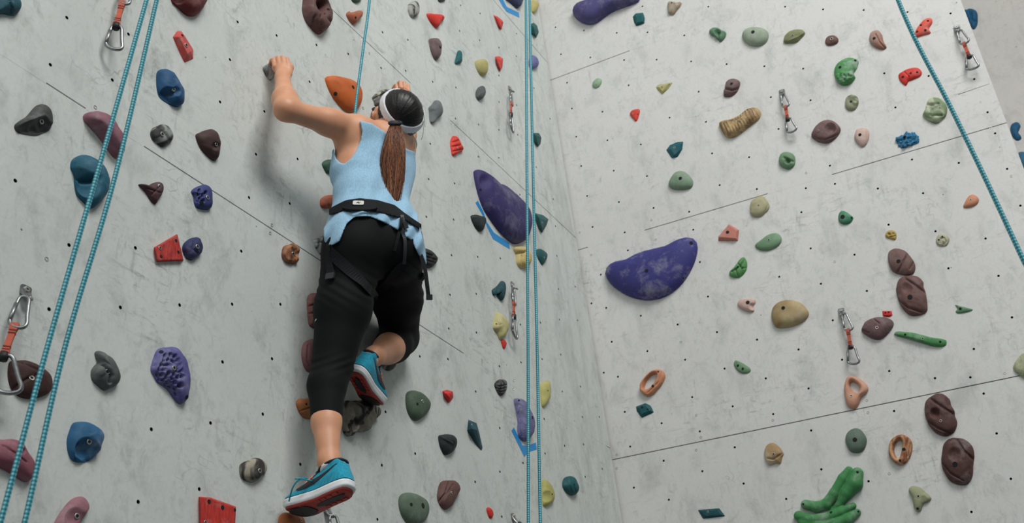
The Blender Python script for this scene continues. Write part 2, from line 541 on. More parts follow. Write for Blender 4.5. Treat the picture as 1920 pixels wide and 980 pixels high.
# ---------------------------------------------------------------- climbing holds
_mats = {}
def hold_mat(col, style='plain', col2=None, chalk=0.25):
    key = (col, style, col2, chalk)
    def mute(c):                   # the resin has lost some of its strength of colour
        g = 0.3 * c[0] + 0.55 * c[1] + 0.15 * c[2]
        return tuple((x + (g - x) * 0.10) * 0.94 for x in c)
    if key in _mats: return _mats[key]
    col = mute(col); col2 = mute(col2) if col2 else None
    m, nt, b = new_mat('resin_%s_%d' % (style, len(_mats)))
    tc = nt.nodes.new('ShaderNodeTexCoord').outputs['Object']
    oi = nt.nodes.new('ShaderNodeObjectInfo').outputs['Random']
    ad = nt.nodes.new('ShaderNodeVectorMath'); ad.operation = 'ADD'
    nt.links.new(tc, ad.inputs[0])
    cb = nt.nodes.new('ShaderNodeCombineXYZ')
    nt.links.new(math_n(nt, 'MULTIPLY', oi, 37.0), cb.inputs[0])
    nt.links.new(math_n(nt, 'MULTIPLY', oi, 91.0), cb.inputs[1])
    nt.links.new(cb.outputs[0], ad.inputs[1])
    P = ad.outputs[0]
    c = mix(nt, noise_tex(nt, P, 28, 5, 0.65), lin([x * 0.86 for x in col]), lin([min(255, x * 1.10) for x in col]))
    if style == 'marble':
        w = noise_tex(nt, mapping(nt, P, (1, 0.55, 1), (0, 0, 0.7)), 13, 2, 0.4, 1.6)
        c = mix(nt, ramp(nt, w, [(0.40, (0, 0, 0)), (0.47, (1, 1, 1)), (0.53, (1, 1, 1)), (0.62, (0, 0, 0))]), c, lin(col2))
    elif style == 'streak':
        w = noise_tex(nt, mapping(nt, P, (1, 0.25, 1), (0, 0, 0.6)), 26, 4, 0.6, 1.2)
        c = mix(nt, ramp(nt, w, [(0.45, (0, 0, 0)), (0.6, (1, 1, 1))]), c, lin(col2))
    elif style == 'wood':
        w = noise_tex(nt, mapping(nt, P, (1, 0.12, 1), (0, 0, 0)), 260, 4, 0.6, 0.3)
        c = mix(nt, ramp(nt, w, [(0.42, (0, 0, 0)), (0.62, (1, 1, 1))]), c, lin(col2))
    elif style == 'two':
        w = noise_tex(nt, P, 7, 2, 0.4, 0.6)
        c = mix(nt, ramp(nt, w, [(0.42, (0, 0, 0)), (0.60, (1, 1, 1))]), c, lin(col2))
    # chalk rubbed into the surface
    ck = noise_tex(nt, P, 12, 6, 0.7, 0.3)
    ckf = math_n(nt, 'MULTIPLY', ramp(nt, ck, [(0.50, (0, 0, 0)), (0.80, (1, 1, 1))]), chalk)
    c = mix(nt, ckf, c, lin((205, 205, 205)))
    nt.links.new(c, b.inputs['Base Color'])
    b.inputs['Roughness'].default_value = 0.66
    b.inputs['Specular IOR Level'].default_value = 0.35
    gr = noise_tex(nt, P, 190, 3, 0.6)
    bump(nt, b, gr, 0.35, 0.0012)
    _mats[key] = m
    return m

_bv, _bf = lathe_vf([(0.0088, -0.003), (0.0088, 0.0022), (0.0080, 0.0030), (0.0056, 0.0030), (0.0054, 0.0022), (0.0050, 0.0014)], 14)
ME_BOLT = bpy.data.meshes.new('bolt')
ME_BOLT.from_pydata(_bv, [], _bf); ME_BOLT.materials.append(M_BOLT); ME_BOLT.materials.append(M_DARK)
for i, p in enumerate(ME_BOLT.polygons): p.material_index = 1 if i >= 14 * 4 else 0; p.use_smooth = False
_hv, _hf = lathe_vf([(0.0066, -0.006), (0.0066, 0.0008), (0.0056, 0.0013), (0.0050, 0.0011)], 12)
ME_BHOLE = bpy.data.meshes.new('bolt_hole')
ME_BHOLE.from_pydata(_hv, [], _hf); ME_BHOLE.materials.append(M_DARK)

def poly_area(P):
    x, y = P[:, 0], P[:, 1]
    return 0.5 * abs(np.dot(x, np.roll(y, -1)) - np.dot(y, np.roll(x, -1)))

def seg_dist(p, a, b):
    ab = b - a
    t = np.clip(((p - a) @ ab) / max(ab @ ab, 1e-9), 0, 1)
    return np.linalg.norm(p - (a + t[:, None] * ab), axis=1)

def place_on(o, W, base):
    M = W.M.copy()
    for i in range(3): M[i][3] = base[i]
    o.matrix_world = M

def to_local(W, base, P):
    d = np.asarray(P) - base
    return np.stack([d @ W.u, d @ W.v, d @ W.n], -1)

def add_bolts(o, W, base, wverts, faces, bolts, holes):
    bvh = BVHTree.FromPolygons([Vector(p) for p in wverts], [tuple(f) for f in faces])
    for kind, pts in (('bolt', bolts), ('bolt_hole', holes)):
        for e in pts:
            px, py = e[0], e[1]
            sc = (e[2] if len(e) > 2 else 1.0) * (0.74 if kind == 'bolt' else 0.9)
            loc, nn, _, _ = bvh.ray_cast(Vector(CAM), Vector(ray(px, py)))
            if loc is None: continue
            nn = np.array(nn) * (1 if np.dot(nn, ray(px, py)) < 0 else -1)
            ax = nrm(nn * 0.6 + W.n) if kind == 'bolt' else nrm(nn + W.n * 0.1)
            l = to_local(W, base, np.array(loc))
            al = np.array([ax @ W.u, ax @ W.v, ax @ W.n])
            rot = Vector(al).to_track_quat('Z', 'Y').to_euler()
            child(kind, ME_BOLT if kind == 'bolt' else ME_BHOLE, o, l, rot, (sc, sc, sc))

HOLD_N = [0]
def H(c, label, col, h, pts, b=(), o=(), f=(), st='plain', col2=None, chalk=0.2, wall=None, q=0.75, amp=0.05, frq=22,
      ctr=None, kind='dome', inner=None, top=None, worms=None, cat='climbing hold'):
    W = WALLS[wall] if wall else (WL if c[0] in 'ABC' else WR)
    grp = 'climbing holds on the left wall' if W is WL else ('climbing holds on the right wall' if W is WR else 'blue holds on the far wall')
    mat = hold_mat(col, st, col2, chalk)
    HOLD_N[0] += 1
    Q0 = np.array([cp(c, p) for p in pts]) if pts is not None else None
    tp = lambda L: [tuple(cp(c, e)) + tuple(e[2:]) for e in L]
    bolts, holes = tp(b), tp(o)
    if kind == 'facet':
        base3 = W.hits(Q0)
        cen = base3.mean(0)
        R = math.sqrt(poly_area(W.uv(base3)) / math.pi)
        V = [p for p in base3]
        for e in top:
            x, y = cp(c, e)
            V.append(W.hit(x, y, h * R * (e[2] if len(e) > 2 else 1.0)))
        bm = bmesh.new()
        L = to_local(W, cen, np.array(V))
        L[:len(base3), 2] -= 0.002
        for p in L: bm.verts.new(p)
        r = bmesh.ops.convex_hull(bm, input=bm.verts)
        bmesh.ops.delete(bm, geom=[g for g in r['geom_interior'] if isinstance(g, bmesh.types.BMVert)], context='VERTS')
        bmesh.ops.dissolve_limit(bm, angle_limit=0.12, verts=bm.verts, edges=bm.edges)
        bmesh.ops.bevel(bm, geom=bm.edges[:], offset=0.0025, segments=2, affect='EDGES', profile=0.6)
        bmesh.ops.triangulate(bm, faces=[g for g in bm.faces if len(g.verts) > 4])
        bmesh.ops.recalc_face_normals(bm, faces=bm.faces)
        bm.verts.ensure_lookup_table()
        vl = [tuple(v.co) for v in bm.verts]; fl_ = [tuple(v.index for v in g.verts) for g in bm.faces]
        bm.free()
        ob = mesh_obj('climbing_hold', vl, fl_, mat, smooth=False)
        wv = [cen + W.u * p[0] + W.v * p[1] + W.n * p[2] for p in vl]
        fc = fl_
    elif kind == 'worms':
        wv, fc, cen = worm_mesh(c, W, worms)
        ob = mesh_obj('climbing_hold', to_local(W, cen, wv), fc, mat)
        fix_normals(ob)
    else:
        seg, rings = (84, 26) if f else (44, 13)
        if kind == 'ring':
            ci = np.mean([cp(c, p) for p in inner], axis=0)
            def polar(P):
                P = catmull(P, 8, True); d = P - ci
                a = np.arctan2(d[:, 1], d[:, 0]); r = np.hypot(d[:, 0], d[:, 1])
                i = np.argsort(a); a, r = a[i], r[i]
                aa = np.linspace(-math.pi, math.pi, seg, endpoint=False)
                rr = np.interp(aa, np.concatenate([a - 2 * math.pi, a, a + 2 * math.pi]), np.concatenate([r, r, r]))
                return ci + np.stack([np.cos(aa), np.sin(aa)], -1) * rr[:, None]
            Qo = polar(Q0); Qi = polar(np.array([cp(c, p) for p in inner]))
            Q = Qo.copy()
        else:
            Q = resample(catmull(Q0, 8, True), seg)
        tgt0, tgt1 = Q.min(0), Q.max(0)
        ce = np.array(cp(c, ctr)) if ctr else Q.mean(0)
        phi = np.linspace(0, math.pi if kind == 'ring' else math.pi / 2, rings)
        for it in range(9):
            B = W.hits(Q)
            cen = W.hit(*ce)
            R = math.sqrt(poly_area(W.uv(B)) / math.pi)
            hh = h * R
            if kind == 'ring':
                I = W.hits(Qi)
                V = [B + (I - B) * (0.5 - 0.5 * math.cos(p)) + W.n * hh * math.sin(p) ** 0.8 for p in phi]
            else:
                V = [cen + (B - cen) * max(math.cos(p), 1e-4) ** q + W.n * hh * math.sin(p) ** 0.9 for p in phi[:-1]]
                V.append((cen + W.n * hh)[None, :])
            V = np.vstack(V)
            pr = project(V)
            m0, m1 = pr.min(0), pr.max(0)
            k = (tgt1 - tgt0) / (m1 - m0)
            k = np.clip(k, 0.75, 1.3)
            mid = (Q.min(0) + Q.max(0)) / 2
            sh = (tgt0 + tgt1) / 2 - (m0 + m1) / 2
            Q = mid + (Q - mid) * k + sh
            ce = mid + (ce - mid) * k + sh
            if kind == 'ring': Qi = mid + (Qi - mid) * k + sh
        fc = []
        nr = rings if kind == 'ring' else rings - 1
        for i in range(nr - 1):
            for s in range(seg):
                s2 = (s + 1) % seg
                fc.append((i * seg + s, i * seg + s2, (i + 1) * seg + s2, (i + 1) * seg + s))
        if kind != 'ring':
            for s in range(seg): fc.append(((nr - 1) * seg + s, (nr - 1) * seg + (s + 1) % seg, nr * seg))
        hv = (V - cen) @ W.n
        w_ = np.clip(hv / (hh * 0.35), 0, 1)
        seed = Vector((HOLD_N[0] * 3.7, 0, 0))
        if amp > 0:
            dn = np.array([noise.fractal(Vector(p) * frq + seed, 1.0, 2.0, 3) for p in V]) * amp * R
            out = nrm_rows((V - cen) + W.n * hh * 0.3)
            V = V + out * (dn * w_)[:, None]
        pr = project(V)
        disp = np.zeros(len(V))
        for ft in f:
            if ft[0] in 'db':
                x, y = cp(c, ft[1:3]); r = ft[3] / CROPS[c][2]
                d = np.hypot(pr[:, 0] - x, pr[:, 1] - y) / r
                g = np.clip(1 - d * d, 0, 1) ** 1.15 if ft[0] == 'd' else np.sqrt(np.clip(1 - d * d, 0, 1))
                disp += (-1 if ft[0] == 'd' else 1) * ft[4] * hh * g
            else:
                L = np.array([cp(c, p) for p in ft[1]]); wd = ft[2] / CROPS[c][2]
                d = np.min([seg_dist(pr, L[i], L[i + 1]) for i in range(len(L) - 1)], axis=0) / wd
                disp += -ft[3] * hh * np.exp(-d * d * 2)
        hv = (V - cen) @ W.n
        nv = hv + disp * np.clip(hv / (hh * 0.25), 0, 1)
        nv = np.where(disp < 0, np.maximum(nv, np.minimum(hv, 0.004)), nv)
        V = V + W.n * (nv - hv)[:, None]
        V = V - W.n * 0.002
        wv = V
        ob = mesh_obj('climbing_hold', to_local(W, cen, V), fc, mat)
        fix_normals(ob)
    place_on(ob, W, cen)
    tag(ob, label, cat, grp)
    add_bolts(ob, W, cen, wv, fc, bolts, holes)
    return ob

def nrm_rows(a):
    return a / np.maximum(np.linalg.norm(a, axis=1, keepdims=True), 1e-9)

# ---- implicit surfaces (used for the branching hold and for the climber)
def surface_nets(A, org, vx):
    s = A < 0
    nx, ny, nz = A.shape
    cnt = np.zeros((nx - 1, ny - 1, nz - 1), np.int8)
    offs = [(i, j, k) for i in (0, 1) for j in (0, 1) for k in (0, 1)]
    for i, j, k in offs: cnt += s[i:nx - 1 + i, j:ny - 1 + j, k:nz - 1 + k]
    ii, jj, kk = np.nonzero((cnt > 0) & (cnt < 8))
    idx = -np.ones(cnt.shape, np.int32)
    idx[ii, jj, kk] = np.arange(len(ii))
    acc = np.zeros((len(ii), 3)); n = np.zeros(len(ii))
    for a in offs:
        for ax in range(3):
            if a[ax]: continue
            b = list(a); b[ax] = 1
            va = A[ii + a[0], jj + a[1], kk + a[2]]; vb = A[ii + b[0], jj + b[1], kk + b[2]]
            m = (va < 0) != (vb < 0)
            t = np.where(m, va / np.where(m, va - vb, 1), 0)
            p = np.repeat(np.array(a, float)[None], len(ii), 0); p[:, ax] += t
            acc += p * m[:, None]; n += m
    V = (np.stack([ii, jj, kk], -1) + acc / n[:, None]) * vx + org
    F = []
    for ax in range(3):
        sl0 = [slice(None)] * 3; sl1 = [slice(None)] * 3
        sl0[ax] = slice(0, -1); sl1[ax] = slice(1, None)
        d = s[tuple(sl0)] != s[tuple(sl1)]
        e = np.nonzero(d)
        fl = s[tuple(sl0)][e]
        e = list(e)
        o1, o2 = [a for a in range(3) if a != ax]
        ok = (e[o1] > 0) & (e[o2] > 0) & (e[o1] < A.shape[o1] - 1) & (e[o2] < A.shape[o2] - 1)
        e = [x[ok] for x in e]; fl = fl[ok]
        def cell(d1, d2):
            q = [x.copy() for x in e]
            q[o1] -= d1; q[o2] -= d2
            return idx[q[0], q[1], q[2]]
        quad = np.stack([cell(1, 1), cell(0, 1), cell(0, 0), cell(1, 0)], -1)
        flip = fl if ax != 1 else ~fl
        quad[~flip] = quad[~flip][:, ::-1]
        F.append(quad)
    return V, np.vstack(F)

class Field:
    def __init__(s, lo, hi, vx):
        s.lo = np.array(lo, float); s.vx = vx
        s.n = np.ceil((np.array(hi) - s.lo) / vx).astype(int) + 1
        s.A = np.full(tuple(s.n), 1.0, np.float32)
    def sub(s, lo, hi):
        a = np.clip(np.floor((np.array(lo) - s.lo) / s.vx).astype(int), 0, s.n)
        b = np.clip(np.ceil((np.array(hi) - s.lo) / s.vx).astype(int) + 1, 0, s.n)
        sl = tuple(slice(a[i], b[i]) for i in range(3))
        g = np.meshgrid(*[s.lo[i] + s.vx * np.arange(a[i], b[i]) for i in range(3)], indexing='ij', sparse=True)
        return sl, [x.astype(np.float32) for x in g]
    def union(s, sl, d, k):
        a = s.A[sl]
        if k > 0:
            h = np.maximum(k - np.abs(a - d), 0) / k
            s.A[sl] = np.minimum(a, d) - h * h * (k * 0.25)
        else:
            s.A[sl] = np.minimum(a, d)
    def cone(s, a, b, ra, rb, k=0.02, mg=0.035):
        a, b = np.array(a, float), np.array(b, float)
        r = max(ra, rb) + mg
        sl, (X, Y, Z) = s.sub(np.minimum(a, b) - r, np.maximum(a, b) + r)
        if 0 in s.A[sl].shape: return
        d = b - a; L = max(d @ d, 1e-12)
        t = np.clip(((X - a[0]) * d[0] + (Y - a[1]) * d[1] + (Z - a[2]) * d[2]) / L, 0, 1)
        D = np.sqrt((X - a[0] - t * d[0]) ** 2 + (Y - a[1] - t * d[1]) ** 2 + (Z - a[2] - t * d[2]) ** 2) - (ra + t * (rb - ra))
        s.union(sl, D, k)
    def ell(s, c, R, rad, k=0.02, mg=0.035):
        c = np.array(c, float); r = max(rad) + mg
        sl, (X, Y, Z) = s.sub(c - r, c + r)
        if 0 in s.A[sl].shape: return
        q = [(R[i][0] * (X - c[0]) + R[i][1] * (Y - c[1]) + R[i][2] * (Z - c[2])) for i in range(3)]
        k0 = np.sqrt(sum((q[i] / rad[i]) ** 2 for i in range(3)))
        k1 = np.sqrt(sum((q[i] / rad[i] ** 2) ** 2 for i in range(3)))
        s.union(sl, k0 * (k0 - 1) / np.maximum(k1, 1e-6), k)

def worm_mesh(c, W, worms):
    """tubes lying on the wall, blended together: each worm = list of (x, y, radius in crop pixels)"""
    sc = CROPS[c][2]
    P = []
    for wm in worms:
        L = []
        for x, y, r in wm:
            px, py = cp(c, (x, y))
            P3 = W.hit(px, py)
            m_per_px = np.linalg.norm(P3 - CAM) / FPX
            rr = r / sc * m_per_px
            P3 = W.hit(px, py, rr * 0.45)
            u, v = W.uv(P3)
            L.append((u, v, rr * 0.45, rr))
        P.append(L)
    A = np.array([q for L in P for q in L])
    pad = A[:, 3].max() + 0.03
    lo = [A[:, 0].min() - pad, A[:, 1].min() - pad, -0.02]; hi = [A[:, 0].max() + pad, A[:, 1].max() + pad, pad * 2]
    F = Field(lo, hi, 0.003)
    for L in P:
        for a, b_ in zip(L[:-1], L[1:]): F.cone(a[:3], b_[:3], a[3], b_[3], 0.006)
    sl, (X, Y, Z) = F.sub(lo, hi)
    F.A = np.maximum(F.A, (-0.002 - Z))
    V, Fc = surface_nets(F.A, F.lo, F.vx)
    wv = W.O + V[:, :1] * W.u + V[:, 1:2] * W.v + V[:, 2:3] * W.n
    cen = W.pt(A[:, 0].mean(), A[:, 1].mean())
    return wv, Fc, cen
# outlines are traced on enlarged views of the wall and measured back onto it; every hold gets its own real height
honey = lambda pts, r, d: [('d', x, y, r, d) for x, y in pts]
# ------- left wall, far left
H('A1','dark teal two-lobed hold cut by the top left corner of the photo',(20,82,98),.75,[(-40,-30),(60,-40),(110,0),(122,40),(105,80),(70,88),(20,78),(-40,75)],f=[('g',[(60,-20),(72,40),(66,90)],8,.35)])
H('A1','dark charcoal hold with a smooth overhanging lip at the far left edge',(62,66,63),.6,[(78,700),(95,680),(150,645),(190,600),(215,582),(250,580),(280,605),(297,650),(297,700),(280,728),(250,740),(210,755),(150,750),(100,738),(82,720)],b=[(230,677)],f=[('d',240,705,62,.6),('d',170,722,60,.5),('g',[(105,695),(190,660),(250,640),(290,680)],9,-.12)])
H('A1','long dusty pink sausage hold crossing behind the two left ropes',(146,92,106),.95,[(460,640),(475,622),(510,616),(560,630),(605,665),(640,725),(680,780),(702,830),(700,865),(680,883),(650,870),(600,810),(550,750),(490,690),(465,665)],q=.6,chalk=.3)
H('A1','dark red hold with a round pocket cut by the top edge',(112,40,42),.7,[(950,-60),(1050,-90),(1150,-60),(1160,0),(1140,50),(1110,85),(1070,92),(1030,75),(980,30),(955,5)],f=[('d',1000,-8,34,.4)],chalk=.25)
H('A1','chalky salmon red faceted block hold right of the left ropes',(212,78,70),.45,[(960,205),(985,170),(1010,168),(1080,275),(1080,330),(1028,353),(1010,320)],kind='facet',top=[(1000,205),(1022,190),(1062,285),(1045,300)],b=[(1035,252)],o=[(1015,196,.7)],chalk=.5)
H('A1','deep blue teardrop hold with an undercut lip below the salmon block',(28,84,130),.7,[(868,430),(875,395),(900,382),(935,390),(970,430),(1000,475),(1030,520),(1033,555),(1025,585),(993,597),(940,575),(890,540),(872,490)],b=[(965,497)],f=[('d',940,528,50,.75),('d',985,505,28,.35)],chalk=.25)
H('A1','small grey and black marbled hold between pink sausage and dark brown hold',(150,155,150),.6,[(835,740),(850,710),(880,700),(900,688),(930,700),(955,730),(968,765),(955,795),(910,820),(880,805),(845,775)],b=[(902,747)],st='marble',col2=(42,44,44),f=[('g',[(880,700),(930,745),(955,790)],9,.3)])
H('A1','dark brown shield-shaped hold with a bolt at its right side',(70,46,43),.6,[(1087,750),(1110,735),(1150,722),(1180,720),(1210,740),(1225,780),(1232,820),(1225,880),(1200,895),(1160,870),(1120,830),(1100,795)],b=[(1202,803)],f=[('d',1205,810,26,.3)],chalk=.08)
H('A1','large teal blue hold with a deep shelf behind the two left ropes',(28,98,124),.7,[(390,930),(400,885),(440,862),(480,862),(540,890),(580,930),(605,1000),(613,1030),(600,1090),(560,1140),(518,1160),(470,1125),(430,1085),(415,1030),(410,970)],f=[('g',[(395,965),(470,985),(545,990)],24,.6),('d',500,1035,70,.45)],chalk=.15)
H('A2','small maroon beak-shaped hold with a bolt at its top',(84,50,54),.65,[(768,75),(800,80),(815,90),(850,68),(890,63),(912,85),(908,125),(885,165),(868,188),(840,165),(810,120)],b=[(886,87)],f=[('g',[(820,95),(905,122)],6,.15),('g',[(900,80),(850,130)],5,.15)],chalk=.08)
H('A2','small indigo honeycomb hold beside the upper left panel joint',(58,66,128),.6,[(1062,115),(1080,95),(1120,80),(1150,78),(1180,100),(1186,150),(1183,210),(1150,218),(1100,208),(1082,180),(1075,140)],b=[(1155,149)],o=[(1123,181)],q=.6,f=honey([(1085,132),(1110,130),(1135,133),(1080,150),(1098,148),(1120,150),(1095,162),(1115,166),(1135,165),(1150,120),(1115,108)],12.5,.5))
H('A2','square bright red wood-grained board hold with a curved top left side',(214,58,46),.28,[(857,425),(935,395),(990,348),(1027,500),(1000,505),(870,508)],kind='facet',top=[(865,428),(932,402),(984,358),(1017,494),(880,498)],b=[(890,430,.8)],o=[(980,388,.8),(993,452,.8),(897,477,.8)],st='wood',col2=(160,34,30),chalk=.15)
H('A2','dark indigo rounded hold touching the red wood-grained board',(44,50,98),.75,[(1013,430),(1025,400),(1060,375),(1100,368),(1120,385),(1128,430),(1122,470),(1080,498),(1040,490),(1020,460)],b=[(1098,422)],amp=.12,f=[('g',[(1085,385),(1080,430),(1110,460)],7,.2)],chalk=.1)
H('A3','dark brown broad hold behind the left rope and carabiner',(68,38,33),.5,[(50,110),(90,103),(140,103),(200,125),(260,165),(280,190),(285,240),(270,275),(240,295),(200,308),(140,310),(90,290),(55,250),(40,180)],b=[(170,198)],f=[('g',[(80,250),(150,200),(200,180)],10,.2),('g',[(130,115),(230,160)],8,.15)],chalk=.06)
H('A3','dark grey curled hold like a bent finger above the blue hold',(86,91,91),.75,[(513,60),(530,48),(560,65),(600,90),(625,130),(645,170),(655,210),(640,240),(605,255),(570,265),(530,240),(495,205),(490,160),(510,130),(530,110),(518,85)],b=[(580,163)],f=[('g',[(520,105),(575,130),(610,180),(600,215)],12,.5),('b',540,150,40,.15)],ctr=(580,165),chalk=.2)
hx = [(900,75),(930,70),(955,78),(895,100),(920,95),(945,100),(970,98),(880,125),(905,122),(975,125),(870,150),(895,148),(920,168),(950,172),(980,158),(860,178),(885,176),(910,190),(940,195),(968,190),(990,185),(870,200),(895,205),(920,215),(950,218),(975,235),(905,230),(930,240),(955,255),(925,120),(955,110),(985,235),(960,280),(965,150)]
H('A3','large purple honeycomb hold with a chalky left fin',(88,86,152),.55,[(855,40),(910,30),(950,35),(990,80),(1015,130),(1028,200),(1030,270),(1015,325),(985,338),(955,315),(910,260),(850,220),(830,185),(812,155),(825,100)],b=[(940,143)],o=[(872,56),(1010,300)],f=honey(hx,15,.42)+[('g',[(850,125),(815,130)],10,.3),('d',850,90,25,.2)],chalk=.3)
H('A3','bright blue rounded hold with a thumb dish near the lower left',(36,98,142),.7,[(395,440),(430,430),(480,437),(530,465),(560,495),(562,530),(550,570),(540,610),(505,640),(470,652),(410,652),(380,630),(362,580),(360,530),(375,480)],b=[(481,541)],f=[('d',478,582,70,.7),('g',[(415,640),(420,580),(440,540)],6,.2)],chalk=.3)
H('A3','dusty pink long hold with a pocket behind the left ropes at the left edge',(150,84,98),.7,[(-60,540),(30,527),(80,530),(120,555),(150,600),(185,650),(190,690),(175,750),(140,757),(90,730),(40,700),(-60,640)],f=[('d',125,590,20,.4),('g',[(20,560),(90,600),(150,650)],6,.12)],chalk=.3)
H('A3','dusty pink hold with a dished front cut by the bottom left edge',(160,108,118),.6,[(290,985),(320,930),(370,870),(410,842),(450,838),(480,865),(488,900),(470,930),(440,975),(420,1010),(350,1050),(290,1030)],b=[(415,943)],f=[('d',410,950,58,.45)],chalk=.35)
H('B3','cream and black marbled oval hold left of the lower shoe',(168,158,140),.6,[(-35,690),(-25,660),(20,638),(65,625),(100,640),(120,670),(120,700),(95,735),(50,762),(10,755),(-25,735)],b=[(77,698)],st='marble',col2=(52,50,46))
H('A3','large bright red board hold with streaky grain at the bottom edge',(222,54,44),.22,[(1075,835),(1140,840),(1200,870),(1280,890),(1275,1000),(1265,1050),(1080,1050)],kind='facet',top=[(1084,842),(1138,848),(1198,878),(1272,897),(1264,1040),(1088,1040)],o=[(1130,865),(1203,897),(1270,910,.8)],b=[(1110,975,.7)],st='wood',col2=(176,40,34),chalk=.45)
H('B3','rust orange hold under the toe of the lower shoe',(180,100,50),.7,[(183,945),(215,922),(260,930),(310,950),(330,1000),(320,1040),(180,1040),(175,1000)],b=[(302,966,.7)],chalk=.1)
# ------- left wall, around the climber
H('B1','maroon brown doughnut hold with a finger hole at the top of the wall',(102,66,62),.62,[(318,10),(330,-40),(380,-55),(410,-30),(430,10),(465,50),(487,90),(490,130),(470,175),(440,193),(410,185),(370,150),(330,100),(315,50)],kind='ring',inner=[(362,35),(372,12),(395,8),(418,22),(425,45),(405,68),(380,62)],o=[(462,52)],f=[('g',[(395,85),(375,150)],7,.3),('g',[(425,85),(430,190)],7,.3),('g',[(450,75),(485,120)],7,.3)],chalk=.15)
H('B1','small terracotta double-knobbed hold under the top panel joint',(182,100,68),.8,[(560,75),(575,60),(600,70),(620,58),(645,58),(658,75),(650,100),(630,115),(610,138),(590,125),(570,100)],o=[(615,97,.8)],f=[('d',602,62,16,.5)],chalk=.15)
H('B1','small dark green hold cut by the top edge beside the climber rope',(60,92,70),.6,[(588,-5),(600,12),(620,18),(645,8),(652,-10),(640,-30),(600,-30)],chalk=.1)
H('B1','big smooth orange hold shaped like a shark fin above the climber',(212,98,30),.42,[(442,430),(470,420),(530,428),(590,445),(635,475),(655,520),(652,570),(635,605),(605,628),(560,618),(510,570),(470,510),(448,460)],o=[(600,485,1.3),(502,522,1.2)],amp=.015,chalk=.06)
H('B1','chalky grey hold gripped by the left hand of the climber',(196,197,192),.6,[(97,375),(125,355),(150,335),(175,340),(185,380),(170,430),(145,447),(115,420)],st='streak',col2=(96,102,98),chalk=.5,amp=.15)
H('B1','grey and cream marbled hold beside the white headband',(172,168,152),.6,[(705,540),(740,510),(780,495),(815,505),(822,560),(770,600),(725,590),(715,565)],st='marble',col2=(64,64,58),f=[('g',[(715,550),(780,520)],10,.3)],chalk=.3)
H('B1','small dark hold beside the left ear of the climber',(70,66,60),.6,[(703,606),(715,596),(732,598),(735,614),(718,622)],st='marble',col2=(30,30,28))
H('B1','grey hold with black marbling left of the red heart-shaped hold',(168,168,160),.6,[(905,30),(925,8),(950,5),(968,25),(972,60),(965,90),(945,102),(920,90),(905,60)],st='marble',col2=(50,52,50),chalk=.3)
H('B1','bright red heart-shaped hold near the top centre',(232,52,42),.55,[(1007,75),(1030,75),(1090,82),(1110,95),(1105,115),(1085,130),(1072,157),(1050,145),(1025,115)],o=[(1100,97,.6)],chalk=.06)
H('B1','mauve brown drop-shaped hold below the red heart hold',(108,86,86),.6,[(1020,220),(1045,210),(1075,215),(1095,245),(1097,275),(1088,315),(1075,338),(1055,325),(1035,285),(1025,250)],o=[(1085,262,1.2)],f=[('d',1030,232,20,.4)],chalk=.2)
H('C1','small dark teal fin hold right of the mauve drop hold',(26,98,104),.6,[(345,310),(355,285),(370,280),(378,300),(376,350),(355,358),(333,352)],chalk=.1)
H('C1','yellow olive egg-shaped hold left of the red wedge',(178,168,98),.6,[(445,345),(470,330),(505,332),(522,355),(520,400),(508,422),(480,415),(458,385)],chalk=.2)
H('C1','small red wedge hold with a squared top right of the yellow olive hold',(228,60,48),.4,[(560,312),(585,310),(606,325),(603,370),(588,402),(572,370)],kind='facet',top=[(568,328),(600,335),(588,380)],chalk=.15)
H('C1','red pointed wedge hold high up left of the double rope',(224,58,46),.4,[(548,80),(575,90),(600,110),(608,125),(598,165),(590,167),(570,135)],kind='facet',top=[(575,105),(598,122),(590,150)],chalk=.1)
H('C1','tiny black hold cut by the top edge above the red heart hold',(46,50,50),.6,[(238,-20),(262,-25),(285,-20),(283,5),(262,12),(243,8)],chalk=.1)
H('C1','small dark grey round hold with a dish left of the short quickdraw',(82,88,88),.8,[(450,515),(465,490),(490,478),(505,495),(508,530),(490,555),(470,558),(452,540)],f=[('d',490,498,18,.3)],chalk=.1)
H('C1','grey chunky hold right of the head of the climber',(98,106,106),.6,[(188,600),(210,580),(230,558),(255,570),(270,610),(265,650),(235,665),(210,690),(195,670),(192,630)],f=[('d',205,640,40,.4)],chalk=.2)
H('C1','red ribbed hold right of the ponytail',(236,60,46),.5,[(308,790),(320,760),(335,755),(355,775),(370,810),(385,838),(355,855),(322,867),(312,830)],b=[(350,822,.7)],f=[('g',[(325,790),(360,780)],6,.3),('g',[(320,815),(370,805)],6,.3),('g',[(322,842),(378,828)],6,.3)],chalk=.06)
H('B1','grey green rounded hold behind the right shoulder of the climber',(98,122,102),.5,[(880,760),(915,745),(945,765),(958,800),(955,830),(935,865),(905,850),(880,820)],chalk=.15)
H('B1','dark green hold peeking out left of the blue tank top',(52,92,74),.6,[(425,910),(445,890),(475,888),(520,900),(520,960),(460,967),(440,945)],chalk=.1)
H('C2','big dark indigo whale-shaped volume left of the double rope',(56,47,108),.38,[(440,30),(438,0),(455,-5),(490,20),(530,60),(590,85),(650,130),(710,180),(750,230),(768,280),(765,330),(745,385),(700,408),(660,400),(600,350),(550,290),(500,220),(470,150),(450,80)],o=[(478,105,.9),(705,272,.8)],amp=.015,f=[('d',510,55,40,.25)],chalk=.25)
H('C2','small black hold with a flat top left of the indigo whale volume',(38,48,50),.6,[(423,248),(460,247),(505,260),(510,290),(495,335),(475,338),(450,315),(430,280)],chalk=.04)
H('C2','dark teal faceted hold right of the double rope beside the indigo volume',(24,88,88),.4,[(780,232),(830,245),(860,268),(850,300),(823,348),(800,320),(785,280)],kind='facet',top=[(800,255),(838,275),(822,320)],b=[(822,288,.7)],chalk=.06)
